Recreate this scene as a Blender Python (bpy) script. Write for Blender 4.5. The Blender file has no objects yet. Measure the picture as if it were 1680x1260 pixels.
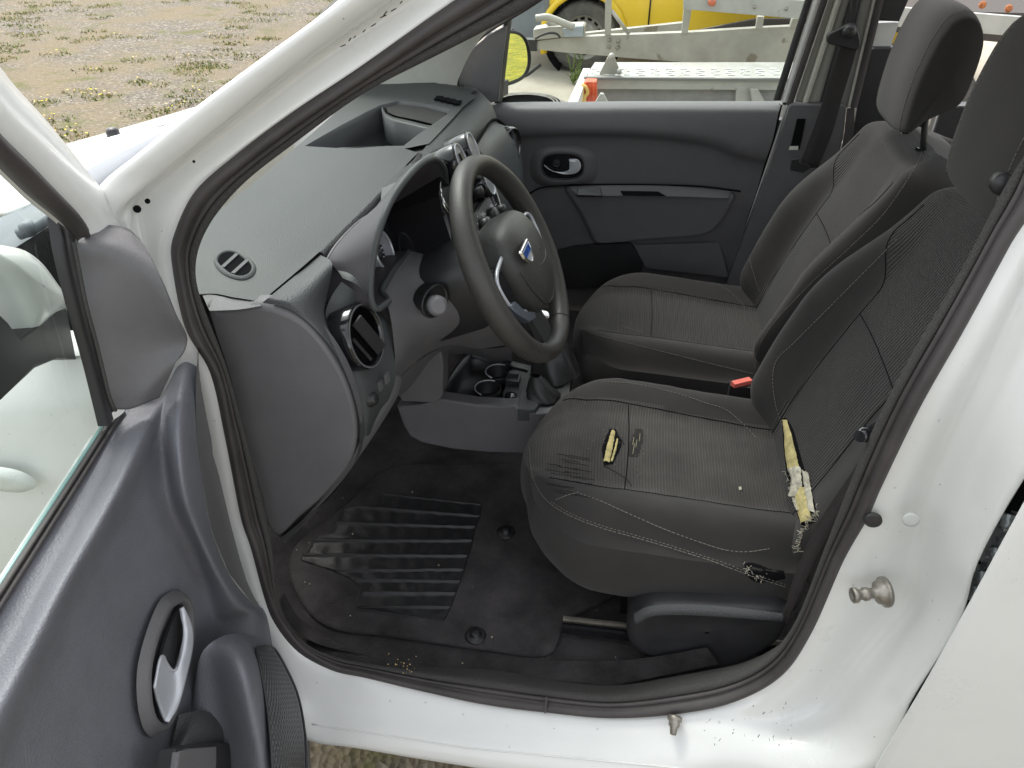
import bpy, bmesh, math, random
from mathutils import Vector as V, Matrix, noise
R = math.radians
random.seed(7)
sc = bpy.context.scene
# ---------------------------------------------------------------- camera, sky, sun, exposure
F = 1262.0; TH = R(35); PS = R(8.7)
CAM = V((0, -.82, 1.66))
fw = V((-math.sin(PS)*math.cos(TH), math.cos(PS)*math.cos(TH), -math.sin(TH)))
rt = V((math.cos(PS), math.sin(PS), 0)); up = rt.cross(fw)
cd = bpy.data.cameras.new('camera'); cam = bpy.data.objects.new('camera', cd); sc.collection.objects.link(cam)
cd.sensor_width = 36; cd.lens = F/1680*36; cd.clip_start = .02; cd.clip_end = 2000
m = Matrix((rt, up, -fw)).transposed().to_4x4(); m.translation = CAM; cam.matrix_world = m
sc.camera = cam
SUN_EL, SUN_AZ = R(56), R(318)      # sun direction: azimuth measured from +Y clockwise
w = bpy.data.worlds.new('World'); sc.world = w; w.use_nodes = True
nt = w.node_tree; bg = nt.nodes['Background']; sky = nt.nodes.new('ShaderNodeTexSky')
sky.sky_type = 'NISHITA'; sky.sun_disc = False; sky.sun_elevation = SUN_EL; sky.sun_rotation = SUN_AZ
sky.air_density = 1.0; sky.dust_density = 3.0; sky.ozone_density = 1.0
hs = nt.nodes.new('ShaderNodeHueSaturation'); hs.inputs['Saturation'].default_value = .14   # hazy white sky
nt.links.new(sky.outputs[0], hs.inputs['Color']); nt.links.new(hs.outputs[0], bg.inputs[0]); bg.inputs[1].default_value = .15
sd = bpy.data.lights.new('sun', 'SUN'); sd.energy = .8; sd.angle = R(16); sd.color = (1, .95, .88)
so = bpy.data.objects.new('sun', sd); sc.collection.objects.link(so)
sv = V((math.sin(SUN_AZ)*math.cos(SUN_EL), math.cos(SUN_AZ)*math.cos(SUN_EL), math.sin(SUN_EL)))
so.rotation_euler = sv.to_track_quat('Z', 'Y').to_euler(); so.location = (-6, -8, 12)
sc.view_settings.view_transform = 'Standard'; sc.view_settings.look = 'None'; sc.view_settings.gamma = 1
sc.view_settings.exposure = 1.58
sc.cycles.max_bounces = 10; sc.cycles.transparent_max_bounces = 16

# ---------------------------------------------------------------- picture ray helpers (measure real points)
def ray(u, v): return fw + rt*((u-840)/F) - up*((v-630)/F)
def X(u, v, x): d = ray(u, v); return CAM + d*((x-CAM.x)/d.x)
def Y(u, v, y): d = ray(u, v); return CAM + d*((y-CAM.y)/d.y)
def Z(u, v, z): d = ray(u, v); return CAM + d*((z-CAM.z)/d.z)
def PL(u, v, p, n): d = ray(u, v); return CAM + d*((p-CAM).dot(n)/d.dot(n))
DO = V((-.634, -.106, 0)); DN = V((.98, .19, 0)).normalized(); DD = V((.19, -.98, 0)).normalized()
def D(u, v, t): return PL(u, v, DO+DN*t, DN)
def DL(s, z, t): return DO + DD*s + DN*t + V((0, 0, z))
def ytum(z): return (z-1.12)*.27 if z > 1.12 else (-.055*(.8-z)/.35 if z < .8 else 0)
def AP(u, v, off=0):
    y = 0
    for _ in range(12): p = Y(u, v, y); y = ytum(p.z)+off
    return Y(u, v, y)

# ---------------------------------------------------------------- mesh helpers
ROOTLOC = {}
def crom(pts, n, closed=False):
    pts = [V(p) for p in pts]
    if len(pts) == 1: return pts*n
    if closed: P = [pts[-1]] + pts + [pts[0], pts[1]]
    else: P = [pts[0]*2-pts[1]] + pts + [pts[-1]*2-pts[-2]]
    segs = len(P)-3
    L = [max((P[i+2]-P[i+1]).length, 1e-6) for i in range(segs)]; T = sum(L); out = []
    N = n if closed else n-1
    for k in range(n):
        d = T*k/N; i = 0
        while i < segs-1 and d > L[i]: d -= L[i]; i += 1
        t = min(d/L[i], 1); a, b, c, e = P[i], P[i+1], P[i+2], P[i+3]
        # centripetal-ish tangents, limited
        m1 = (c-a)*.5; m2 = (e-b)*.5
        s = L[i]*1.2
        if m1.length > s: m1 *= s/m1.length
        if m2.length > s: m2 *= s/m2.length
        t2, t3 = t*t, t*t*t
        out.append(b*(2*t3-3*t2+1)+m1*(t3-2*t2+t)+c*(-2*t3+3*t2)+m2*(t3-t2))
    return out
def lin(pts, n):
    pts = [V(p) for p in pts]; L = [(pts[i+1]-pts[i]).length for i in range(len(pts)-1)]; T = sum(L); out = []
    for k in range(n):
        d = T*k/(n-1); i = 0
        while i < len(L)-1 and d > L[i]: d -= L[i]; i += 1
        out.append(pts[i].lerp(pts[i+1], min(1, d/max(L[i], 1e-9))))
    return out
def parcr(pts, n):
    """uniform parameter Catmull-Rom (keeps rows aligned)"""
    pts = [V(p) for p in pts]
    if len(pts) == 2: return [pts[0].lerp(pts[1], i/(n-1)) for i in range(n)]
    P = [pts[0]*2-pts[1]] + pts + [pts[-1]*2-pts[-2]]; out = []
    for k in range(n):
        x = (len(pts)-1)*k/(n-1); i = min(int(x), len(pts)-2); t = x-i
        a, b, c, e = P[i], P[i+1], P[i+2], P[i+3]
        m1 = (c-a)*.5; m2 = (e-b)*.5; s = (c-b).length*1.3
        if m1.length > s: m1 *= s/m1.length
        if m2.length > s: m2 *= s/m2.length
        t2, t3 = t*t, t*t*t
        out.append(b*(2*t3-3*t2+1)+m1*(t3-2*t2+t)+c*(-2*t3+3*t2)+m2*(t3-t2))
    return out
def grid(bm, G, mi=0, closed=False, uvs=None, mif=None):
    uvl = bm.loops.layers.uv.verify()
    vs = [[bm.verts.new(p) for p in row] for row in G]
    ni, nj = len(G), len(G[0])
    # arc length uv
    if uvs is None:
        cu = [0]
        mid = ni//2
        for j in range(1, nj+1): cu.append(cu[-1]+(G[mid][j % nj]-G[mid][j-1]).length)
        cv = [0]; mj = nj//2
        for i in range(1, ni): cv.append(cv[-1]+(G[i][mj]-G[i-1][mj]).length)
        uvs = lambda i, j: (cu[j], cv[i])
    for i in range(ni-1):
        for j in range(nj if closed else nj-1):
            j2 = (j+1) % nj
            try: f = bm.faces.new((vs[i][j], vs[i][j2], vs[i+1][j2], vs[i+1][j]))
            except ValueError: continue
            f.smooth = True; f.material_index = mif(i, j) if mif else mi
            for l, (a, b) in zip(f.loops, ((i, j), (i, j+1), (i+1, j+1), (i+1, j))): l[uvl].uv = uvs(a, b)
    return vs
def sheet(bm, rows, nu=24, nv=16, mi=0, linear_rows=False):
    """rows of aligned control points -> smooth surface"""
    A = [parcr(r, nu) for r in rows]
    cols = [parcr([A[i][j] for i in range(len(A))], nv) for j in range(nu)]
    G = [[cols[j][i] for j in range(nu)] for i in range(nv)]
    grid(bm, G, mi); return G
def strip(bm, a, b, n=30, mi=0, prof=None, linear=False):
    """surface between two free polylines; prof = list of (t, lift) with lift along the surface normal"""
    f = lin if linear else crom
    A, B = f(a, n), f(b, n)
    prof = prof or [(0, 0), (1, 0)]
    G = []
    for t, h in prof:
        row = []
        for i in range(n):
            p = A[i].lerp(B[i], t)
            if h:
                k0, k1 = max(i-1, 0), min(i+1, n-1)
                nn = (A[k1]-A[k0]).cross(B[i]-A[i]).normalized()
                if nn.dot(CAM-p) < 0: nn = -nn
                p = p + nn*h
            row.append(p)
        G.append(row)
    grid(bm, G, mi); return G
def loops(bm, rows, n=48, mi=0, linear=False, cap=False):
    G = []
    for r in rows:
        if linear:
            q = [V(p) for p in r]; G.append(lin(q+[q[0]], n+1)[:-1])
        else: G.append(crom(r, n, True))
    vs = grid(bm, G, mi, True)
    if cap:
        try: f = bm.faces.new(vs[-1]); f.material_index = mi; f.smooth = False
        except ValueError: pass
    return G
def plate(bm, pts, th, nrm=None, mi=0, curve=0, bev=0):
    """polygon with thickness th away from nrm (nrm faces the viewer by default)"""
    pts = [V(p) for p in pts]
    if curve: pts = crom(pts, curve, True)
    c = sum(pts, V())/len(pts)
    if nrm is None:
        nrm = V()
        for i in range(len(pts)): nrm += (pts[i]-c).cross(pts[(i+1) % len(pts)]-c)
        nrm.normalize()
        if nrm.dot(CAM-c) < 0: nrm = -nrm
    uvl = bm.loops.layers.uv.verify()
    rings = [[p for p in pts]]
    if bev:
        rings = [[p+(c-p).normalized()*bev for p in pts], [p+(c-p).normalized()*bev*.3-nrm*bev*.3 for p in pts], [p-nrm*bev for p in pts]]
    rings.append([p-nrm*th for p in pts])
    vs = [[bm.verts.new(p) for p in r] for r in rings]
    f = bm.faces.new(vs[0]); f.material_index = mi; fs = [f]
    try: f = bm.faces.new(list(reversed(vs[-1]))); f.material_index = mi; fs.append(f)
    except ValueError: pass
    n = len(pts)
    for k in range(len(vs)-1):
        for i in range(n):
            f = bm.faces.new((vs[k][i], vs[k][(i+1) % n], vs[k+1][(i+1) % n], vs[k+1][i])); f.material_index = mi; f.smooth = k < len(vs)-2
    return nrm
def tube(bm, pts, r, n=8, closed=False, mi=0, samples=None, flat=1.0):
    pts = [V(p) for p in pts]
    if samples: pts = crom(pts, samples, closed)
    N = len(pts); rings = []; ref = None
    for i, p in enumerate(pts):
        a = pts[(i-1) % N] if (closed or i > 0) else p; b = pts[(i+1) % N] if (closed or i < N-1) else p
        d = (b-a).normalized() if (b-a).length > 1e-9 else V((0, 0, 1))
        if ref is None: ref = d.orthogonal().normalized()
        ref = (ref-d*ref.dot(d)).normalized(); e = d.cross(ref)
        rr = r[min(int(i*len(r)/N), len(r)-1)] if isinstance(r, (list, tuple)) else r
        rings.append([p+ref*math.cos(2*math.pi*k/n)*rr+e*math.sin(2*math.pi*k/n)*rr*flat for k in range(n)])
    if closed: rings.append(rings[0])
    vs = grid(bm, rings, mi, True)
    if not closed:
        for ring in (vs[0], vs[-1]):
            try: f = bm.faces.new(ring); f.material_index = mi
            except ValueError: pass
def lathe(bm, c, axis, prof, n=32, mi=0, e1=None, sx=1, sy=1, caps=True):
    """prof: list of (radius, height along axis)"""
    c = V(c); axis = V(axis).normalized(); a = V(e1).normalized() if e1 is not None else axis.orthogonal().normalized(); b = axis.cross(a)
    rings = [[c+axis*h+a*(math.cos(2*math.pi*k/n)*r*sx)+b*(math.sin(2*math.pi*k/n)*r*sy) for k in range(n)] for r, h in prof]
    vs = grid(bm, rings, mi, True)
    for ring, (r, h) in ((vs[0], prof[0]), (vs[-1], prof[-1])):
        if caps and r > 1e-5:
            try: f = bm.faces.new(ring); f.material_index = mi
            except ValueError: pass
def box(bm, c, s, ax=None, mi=0):
    c = V(c); A = ax or (V((1, 0, 0)), V((0, 1, 0)), V((0, 0, 1))); vs = []
    for i in (-1, 1):
        for j in (-1, 1):
            for k in (-1, 1): vs.append(bm.verts.new(c+A[0]*(i*s[0]/2)+A[1]*(j*s[1]/2)+A[2]*(k*s[2]/2)))
    for q in ((0, 1, 3, 2), (4, 6, 7, 5), (0, 4, 5, 1), (2, 3, 7, 6), (0, 2, 6, 4), (1, 5, 7, 3)):
        f = bm.faces.new([vs[i] for i in q]); f.material_index = mi
def bar(bm, a, b, wd, th, mi=0, upv=V((0, 0, 1))):
    a, b = V(a), V(b); d = (b-a).normalized(); s = d.cross(upv)
    if s.length < 1e-3: s = d.cross(V((0, 1, 0)))
    s.normalize(); u2 = s.cross(d); box(bm, (a+b)/2, ((b-a).length, wd, th), (d, s, u2), mi)
def NB(): return bmesh.new()
def obj(name, bm, mat, parent=None, solid=0, bevel=0, sub=0, label=None, sol_off=-1, recalc=True):
    if recalc: bmesh.ops.recalc_face_normals(bm, faces=bm.faces)
    me = bpy.data.meshes.new(name); o = bpy.data.objects.new(name, me); sc.collection.objects.link(o)
    base = ROOTLOC.get(parent.name if parent else '', V())
    for v in bm.verts: v.co -= base
    bm.to_mesh(me); bm.free()
    for mm in (mat if isinstance(mat, (list, tuple)) else [mat]): me.materials.append(mm)
    if parent: o.parent = parent; ROOTLOC[o.name] = base
    if solid:
        s = o.modifiers.new('thickness', 'SOLIDIFY'); s.thickness = solid; s.offset = sol_off
    if bevel:
        s = o.modifiers.new('bevel', 'BEVEL'); s.width = bevel; s.segments = 2; s.limit_method = 'ANGLE'; s.harden_normals = False
    if sub:
        s = o.modifiers.new('sub', 'SUBSURF'); s.levels = s.render_levels = sub
    if label: o['label'] = label
    return o
def thing(name, label, cat, loc=(0, 0, 0), group=None):
    o = bpy.data.objects.new(name, None); sc.collection.objects.link(o); o.location = loc; ROOTLOC[o.name] = V(loc)
    o.empty_display_size = .2; o['label'] = label; o['category'] = cat
    if group: o['group'] = group
    return o
def tag(o, label, cat, group=None):
    o['label'] = label; o['category'] = cat
    if group: o['group'] = group
    return o

from mathutils.bvhtree import BVHTree
def surf(objs):
    vs, fs = [], []
    for o in objs:
        b = ROOTLOC.get(o.name, V()); k = len(vs); vs += [v.co+b for v in o.data.vertices]; fs += [[i+k for i in p.vertices] for p in o.data.polygons]
    T = BVHTree.FromPolygons(vs, fs)
    def f(u, v, lift=0.0):
        d = ray(u, v).normalized(); h = T.ray_cast(CAM, d)
        if h[0] is None: h = T.find_nearest(CAM+d*1.3)
        n = h[1] if h[1].dot(d) < 0 else -h[1]
        return h[0]+n*lift
    def g(u, v):
        d = ray(u, v).normalized(); h = T.ray_cast(CAM, d); n = h[1] if h[1].dot(d) < 0 else -h[1]; return n
    def hh(u, v, lift):
        d = ray(u, v).normalized(); h = T.ray_cast(CAM, d)
        if h[0] is None: return None
        return h[0]+(h[1] if h[1].dot(d) < 0 else -h[1])*lift
    f.n = g; f.hit = hh
    return f
# ---------------------------------------------------------------- materials
def mat(name, col, rough=.5, metal=0, bump=None, var=0, varscale=8, coat=0, spec=.5, noisecol=None, sheen=0, dirt=None):
    """bump = (kind, scale, strength[, distance])"""
    m = bpy.data.materials.new(name); m.use_nodes = True; t = m.node_tree; N = t.nodes; L = t.links
    b = N['Principled BSDF']; b.inputs['Base Color'].default_value = (*col, 1); b.inputs['Roughness'].default_value = rough
    b.inputs['Metallic'].default_value = metal; b.inputs['Specular IOR Level'].default_value = spec
    b.inputs['Coat Weight'].default_value = coat; b.inputs['Coat Roughness'].default_value = .05
    if sheen: b.inputs['Sheen Weight'].default_value = sheen; b.inputs['Sheen Roughness'].default_value = .5
    tc = N.new('ShaderNodeTexCoord')
    cur = None
    if var or noisecol:
        n1 = N.new('ShaderNodeTexNoise'); n1.inputs['Scale'].default_value = varscale; n1.inputs['Detail'].default_value = 8; n1.inputs['Roughness'].default_value = .65
        L.new(tc.outputs['Object'], n1.inputs['Vector'])
        r = N.new('ShaderNodeValToRGB'); r.color_ramp.elements[0].position = .35; r.color_ramp.elements[1].position = .68
        c2 = noisecol or tuple(min(1, c*(1+var)) for c in col); c1 = col if noisecol else tuple(c*(1-var) for c in col)
        r.color_ramp.elements[0].color = (*c1, 1); r.color_ramp.elements[1].color = (*c2, 1)
        L.new(n1.outputs[0], r.inputs[0]); cur = r.outputs[0]
        mr = N.new('ShaderNodeMapRange'); mr.inputs[3].default_value = max(rough-.08, .03); mr.inputs[4].default_value = min(rough+.12, 1)
        L.new(n1.outputs[0], mr.inputs[0]); L.new(mr.outputs[0], b.inputs['Roughness'])
    if dirt:   # (colour, scale, threshold) small specks
        n2 = N.new('ShaderNodeTexNoise'); n2.inputs['Scale'].default_value = dirt[1]; n2.inputs['Detail'].default_value = 4
        L.new(tc.outputs['Object'], n2.inputs['Vector'])
        r2 = N.new('ShaderNodeValToRGB'); r2.color_ramp.elements[0].position = dirt[2]; r2.color_ramp.elements[1].position = dirt[2]+.03
        r2.color_ramp.elements[0].color = (0, 0, 0, 1); r2.color_ramp.elements[1].color = (1, 1, 1, 1)
        L.new(n2.outputs[0], r2.inputs[0])
        mx = N.new('ShaderNodeMix'); mx.data_type = 'RGBA'; L.new(r2.outputs[0], mx.inputs[0])
        if cur: L.new(cur, mx.inputs[6])
        else: mx.inputs[6].default_value = (*col, 1)
        mx.inputs[7].default_value = (*dirt[0], 1); cur = mx.outputs[2]
    if cur: L.new(cur, b.inputs['Base Color'])
    if bump:
        kind, scale, strg = bump[:3]; dist = bump[3] if len(bump) > 3 else .001
        bp = N.new('ShaderNodeBump'); bp.inputs['Strength'].default_value = strg; bp.inputs['Distance'].default_value = dist
        if kind == 'grain':
            vo = N.new('ShaderNodeTexVoronoi'); vo.inputs['Scale'].default_value = scale; vo.feature = 'F1'
            L.new(tc.outputs['Object'], vo.inputs['Vector']); L.new(vo.outputs['Distance'], bp.inputs['Height'])
        elif kind == 'noise':
            no = N.new('ShaderNodeTexNoise'); no.inputs['Scale'].default_value = scale; no.inputs['Detail'].default_value = 6
            L.new(tc.outputs['Object'], no.inputs['Vector']); L.new(no.outputs[0], bp.inputs['Height'])
        elif kind in ('rib', 'mesh', 'weave'):
            sx = N.new('ShaderNodeSeparateXYZ'); L.new(tc.outputs['UV'], sx.inputs[0])
            def sn(o, s):
                a = N.new('ShaderNodeMath'); a.operation = 'MULTIPLY'; L.new(o, a.inputs[0]); a.inputs[1].default_value = 2*math.pi/s
                q = N.new('ShaderNodeMath'); q.operation = 'SINE'; L.new(a.outputs[0], q.inputs[0]); return q.outputs[0]
            s1 = sn(sx.outputs[0], scale if kind != 'rib' else scale*.55); s2 = sn(sx.outputs[1], scale)
            k = N.new('ShaderNodeMath')
            if kind == 'rib':
                k.operation = 'MULTIPLY_ADD'; L.new(s1, k.inputs[0]); k.inputs[1].default_value = .35; L.new(s2, k.inputs[2])
            else: k.operation = 'MULTIPLY'; L.new(s1, k.inputs[0]); L.new(s2, k.inputs[1])
            L.new(k.outputs[0], bp.inputs['Height'])
            mr2 = N.new('ShaderNodeMapRange'); mr2.inputs[1].default_value = -1; mr2.inputs[2].default_value = 1
            lo = .62 if kind == 'rib' else .35
            mr2.inputs[3].default_value = lo; mr2.inputs[4].default_value = 1.15; L.new(k.outputs[0], mr2.inputs[0])
            mm = N.new('ShaderNodeMix'); mm.data_type = 'RGBA'; mm.blend_type = 'MULTIPLY'; mm.inputs[0].default_value = 1
            if cur: L.new(cur, mm.inputs[6])
            else: mm.inputs[6].default_value = (*col, 1)
            L.new(mr2.outputs[0], mm.inputs[7]); L.new(mm.outputs[2], b.inputs['Base Color'])
        L.new(bp.outputs[0], b.inputs['Normal'])
    return m
def glassmat(name, tint=(.82, .93, .87), refl=1.0):
    m = bpy.data.materials.new(name); m.use_nodes = True; t = m.node_tree; N = t.nodes; L = t.links; N.clear()
    o = N.new('ShaderNodeOutputMaterial'); mx = N.new('ShaderNodeMixShader'); tr = N.new('ShaderNodeBsdfTransparent'); gl = N.new('ShaderNodeBsdfGlossy')
    lw = N.new('ShaderNodeLayerWeight'); lw.inputs[0].default_value = .5; pw = N.new('ShaderNodeMath'); pw.operation = 'POWER'; pw.inputs[1].default_value = 4.5; L.new(lw.outputs['Facing'], pw.inputs[0]); fr = N.new('ShaderNodeMath'); fr.operation = 'MULTIPLY_ADD'; fr.inputs[1].default_value = .8; fr.inputs[2].default_value = .05; L.new(pw.outputs[0], fr.inputs[0]); tr.inputs[0].default_value = (*tint, 1); gl.inputs['Roughness'].default_value = .01
    mu = N.new('ShaderNodeMath'); mu.operation = 'MULTIPLY'; mu.inputs[1].default_value = refl; L.new(fr.outputs[0], mu.inputs[0])
    L.new(mu.outputs[0], mx.inputs[0]); L.new(tr.outputs[0], mx.inputs[1]); L.new(gl.outputs[0], mx.inputs[2]); L.new(mx.outputs[0], o.inputs[0])
    return m
M = {}
M['paint'] = mat('white_paint', (.72, .73, .71), .28, coat=.6, var=.035, varscale=4, dirt=((.34, .31, .27), 110, .735))
M['paint_far'] = mat('pale_paint', (.72, .73, .71), .35, coat=.4)
M['rubber'] = mat('seal_rubber', (.052, .046, .046), .55, bump=('noise', 60, .3, .002), var=.25, varscale=12)
M['flock'] = mat('flocked_trim', (.06, .058, .056), .9, bump=('noise', 700, 1, .002), var=.35, varscale=500)
M['dash'] = mat('grey_dash_plastic', (.055, .061, .062), .52, bump=('grain', 600, .45, .0007), var=.10, varscale=9, dirt=((.16, .16, .15), 420, .74))
M['dashsoft'] = mat('grained_dash_skin', (.064, .068, .071), .5, bump=('grain', 420, .7, .001), var=.06, varscale=20)
M['side'] = mat('charcoal_side_trim', (.128, .126, .132), .5, bump=('grain', 600, .4, .0006), var=.06, varscale=15)
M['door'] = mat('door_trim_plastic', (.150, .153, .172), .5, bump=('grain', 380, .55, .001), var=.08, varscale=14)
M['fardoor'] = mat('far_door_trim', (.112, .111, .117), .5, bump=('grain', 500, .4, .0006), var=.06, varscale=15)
M['black'] = mat('black_plastic', (.026, .026, .028), .4, var=.1, varscale=20)
M['dark'] = mat('dark_void', (.008, .008, .009), .9, spec=.05)
M['gloss'] = mat('gloss_black', (.012, .012, .014), .12, coat=.5)
M['silver'] = mat('satin_silver', (.56, .58, .62), .3, metal=.35, var=.04, varscale=20)
M['chrome'] = mat('bright_chrome', (.7, .7, .7), .12, metal=1)
M['whel'] = mat('worn_wheel_leather', (.040, .038, .035), .42, bump=('grain', 500, .5, .0006), var=.22, varscale=9)
M['hub'] = mat('airbag_plastic', (.040, .040, .038), .45, bump=('grain', 600, .5, .0006), var=.08, varscale=14)
M['fab'] = mat('seat_fabric_plain', (.029, .0265, .0255), .95, bump=('noise', 900, .5, .001), var=.18, varscale=6, sheen=.08)
M['rib'] = mat('seat_fabric_ribbed', (.036, .033, .0315), .95, bump=('rib', .0062, .8, .0012), var=.22, varscale=7, sheen=.08)
M['worn'] = mat('seat_fabric_worn', (.048, .0435, .0405), .95, bump=('rib', .0055, .45, .001), var=.35, varscale=9, sheen=.12)
M['thread'] = mat('stitch_thread', (.20, .19, .17), .8)
M['foam'] = mat('torn_yellow_foam', (.52, .44, .20), .95, bump=('noise', 120, 1, .004), var=.3, varscale=45)
M['fray'] = mat('frayed_lining', (.50, .47, .38), .95, var=.3, varscale=70, bump=('noise', 150, 1, .004))
M['carpet'] = mat('black_carpet', (.045, .041, .042), 1, bump=('noise', 420, 1, .004), var=.6, varscale=9, dirt=((.05, .045, .038), 380, .69))
M['heel'] = mat('heel_pad_vinyl', (.015, .015, .016), .36, bump=('grain', 500, .5, .0008), var=.15, varscale=20)
M['belt'] = mat('seat_belt_webbing', (.022, .018, .018), .75, bump=('weave', .003, .5, .0008))
M['mesh'] = mat('speaker_mesh', (.085, .087, .095), .4, bump=('mesh', .015, 1, .003))
M['cream'] = mat('pillar_cloth', (.66, .66, .60), .8, var=.05, varscale=30)
M['metal'] = mat('dull_steel', (.33, .31, .27), .42, metal=.7, var=.3, varscale=40)
M['galv'] = mat('galvanised_steel', (.42, .41, .36), .5, metal=.35, var=.16, varscale=5, dirt=((.25, .22, .17), 7, .66))
M['alu'] = mat('pale_aluminium', (.46, .46, .43), .45, metal=.3, var=.10, varscale=6, dirt=((.33, .29, .22), 16, .68))
M['yellow'] = mat('yellow_paint', (.88, .60, .015), .35, coat=.5, var=.04, varscale=2)
M['bumper'] = mat('grey_bumper', (.17, .19, .21), .6, var=.15, varscale=6)
M['tyre'] = mat('tyre_rubber', (.10, .095, .088), .85, var=.25, varscale=12, bump=('noise', 60, .4, .004))
M['orange'] = mat('orange_plastic', (.70, .12, .045), .5, var=.15, varscale=15)
M['strap'] = mat('yellow_strap', (.75, .52, .15), .8)
M['wheelrim'] = mat('dusty_steel_rim', (.34, .33, .30), .55, metal=.3, var=.2, varscale=10)
M['red'] = mat('buckle_red', (.75, .16, .12), .4)
M['lens'] = mat('clear_lens', (.60, .63, .60), .2, coat=.6, bump=('grain', 260, .3, .001))
M['blue'] = mat('badge_blue', (.03, .12, .50), .3, coat=.4)
M['glassn'] = glassmat('door_glass', (.86, .92, .89), .9)
M['glassw'] = glassmat('windscreen_glass', (.64, .68, .66), 1.0)
M['mirror'] = mat('mirror_glass', (.82, .84, .82), .01, metal=1)
M['leaf'] = mat('weed_green', (.13, .19, .035), .7, var=.35, varscale=30)
M['rust'] = mat('rusty_bolt', (.40, .14, .05), .8, var=.4, varscale=60)
M['lampred'] = mat('marker_lamp', (.55, .12, .05), .25, coat=.5)
M['trunk'] = mat('bark', (.12, .09, .06), .9)
M['crown'] = mat('tree_leaves', (.05, .10, .03), .8, var=.5, varscale=2)
# ================================================================ THE GROUND
def gravel():
    m = bpy.data.materials.new('dry_gravel'); m.use_nodes = True; t = m.node_tree; N = t.nodes; L = t.links; b = N['Principled BSDF']; b.inputs['Roughness'].default_value = .95
    tc = N.new('ShaderNodeTexCoord')
    def noi(s, d=8, r=.6):
        n = N.new('ShaderNodeTexNoise'); n.inputs['Scale'].default_value = s; n.inputs['Detail'].default_value = d; n.inputs['Roughness'].default_value = r; L.new(tc.outputs['Object'], n.inputs['Vector']); return n.outputs[0]
    def ramp(o, stops):
        r = N.new('ShaderNodeValToRGB'); e = r.color_ramp.elements
        while len(e) < len(stops): e.new(.5)
        for x, (p, c) in zip(e, stops): x.position = p; x.color = (*c, 1)
        L.new(o, r.inputs[0]); return r.outputs[0]
    def mix(f, a, b2):
        x = N.new('ShaderNodeMix'); x.data_type = 'RGBA'; L.new(f, x.inputs[0]); L.new(a, x.inputs[6]); L.new(b2, x.inputs[7]); return x.outputs[2]
    st = N.new('ShaderNodeTexVoronoi'); st.inputs['Scale'].default_value = 55; L.new(tc.outputs['Object'], st.inputs['Vector'])
    sp = N.new('ShaderNodeSeparateColor'); L.new(st.outputs['Color'], sp.inputs[0])
    stones = ramp(sp.outputs[0], [(0, (.085, .073, .056)), (.5, (.145, .126, .10)), (.85, (.22, .195, .155)), (1, (.36, .33, .27))])
    dry = ramp(noi(40, 6), [(.3, (.13, .105, .06)), (.7, (.25, .20, .12))])
    c = mix(ramp(noi(1.1, 9, .68), [(.42, (0, 0, 0)), (.60, (1, 1, 1))]), stones, dry)
    grn = ramp(noi(60, 4), [(.3, (.07, .075, .02)), (.7, (.16, .155, .05))])
    c = mix(ramp(noi(2.6, 10, .72), [(.53, (0, 0, 0)), (.64, (1, 1, 1))]), c, grn)
    c = mix(ramp(noi(.45, 5, .6), [(.50, (0, 0, 0)), (.72, (.6, .6, .6))]), c, ramp(noi(9, 5), [(.3, (.12, .105, .09)), (.7, (.20, .175, .14))]))
    L.new(c, b.inputs['Base Color'])
    bp = N.new('ShaderNodeBump'); bp.inputs['Strength'].default_value = 1; bp.inputs['Distance'].default_value = .012; L.new(st.outputs['Distance'], bp.inputs['Height']); L.new(bp.outputs[0], b.inputs['Normal'])
    return m
bm = NB(); box(bm, (0, 0, -.25), (900, 900, .5)); g = obj('ground', bm, gravel()); g['kind'] = 'structure'
conc = mat('pale_concrete', (.38, .35, .29), .9, var=.12, varscale=3, dirt=((.28, .24, .18), 30, .68), bump=('noise', 90, .5, .004))
bm = NB(); plate(bm, [(-1.9, 1.6, .004), (12, 1.6, .004), (12, 15, .004), (-4.5, 15, .004), (-3.2, 8, .004)], .002, V((0, 0, 1))); g = obj('pavement', bm, conc); g['kind'] = 'structure'
mead = mat('meadow', (.17, .19, .02), .95, noisecol=(.52, .44, .03), varscale=2.4, bump=('noise', 12, 1, .1))
bm = NB(); plate(bm, [(5, 1.0, .008), (120, -6, .008), (120, 90, .008), (5, 60, .008)], .002, V((0, 0, 1))); g = obj('field', bm, mead); g['kind'] = 'structure'
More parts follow.
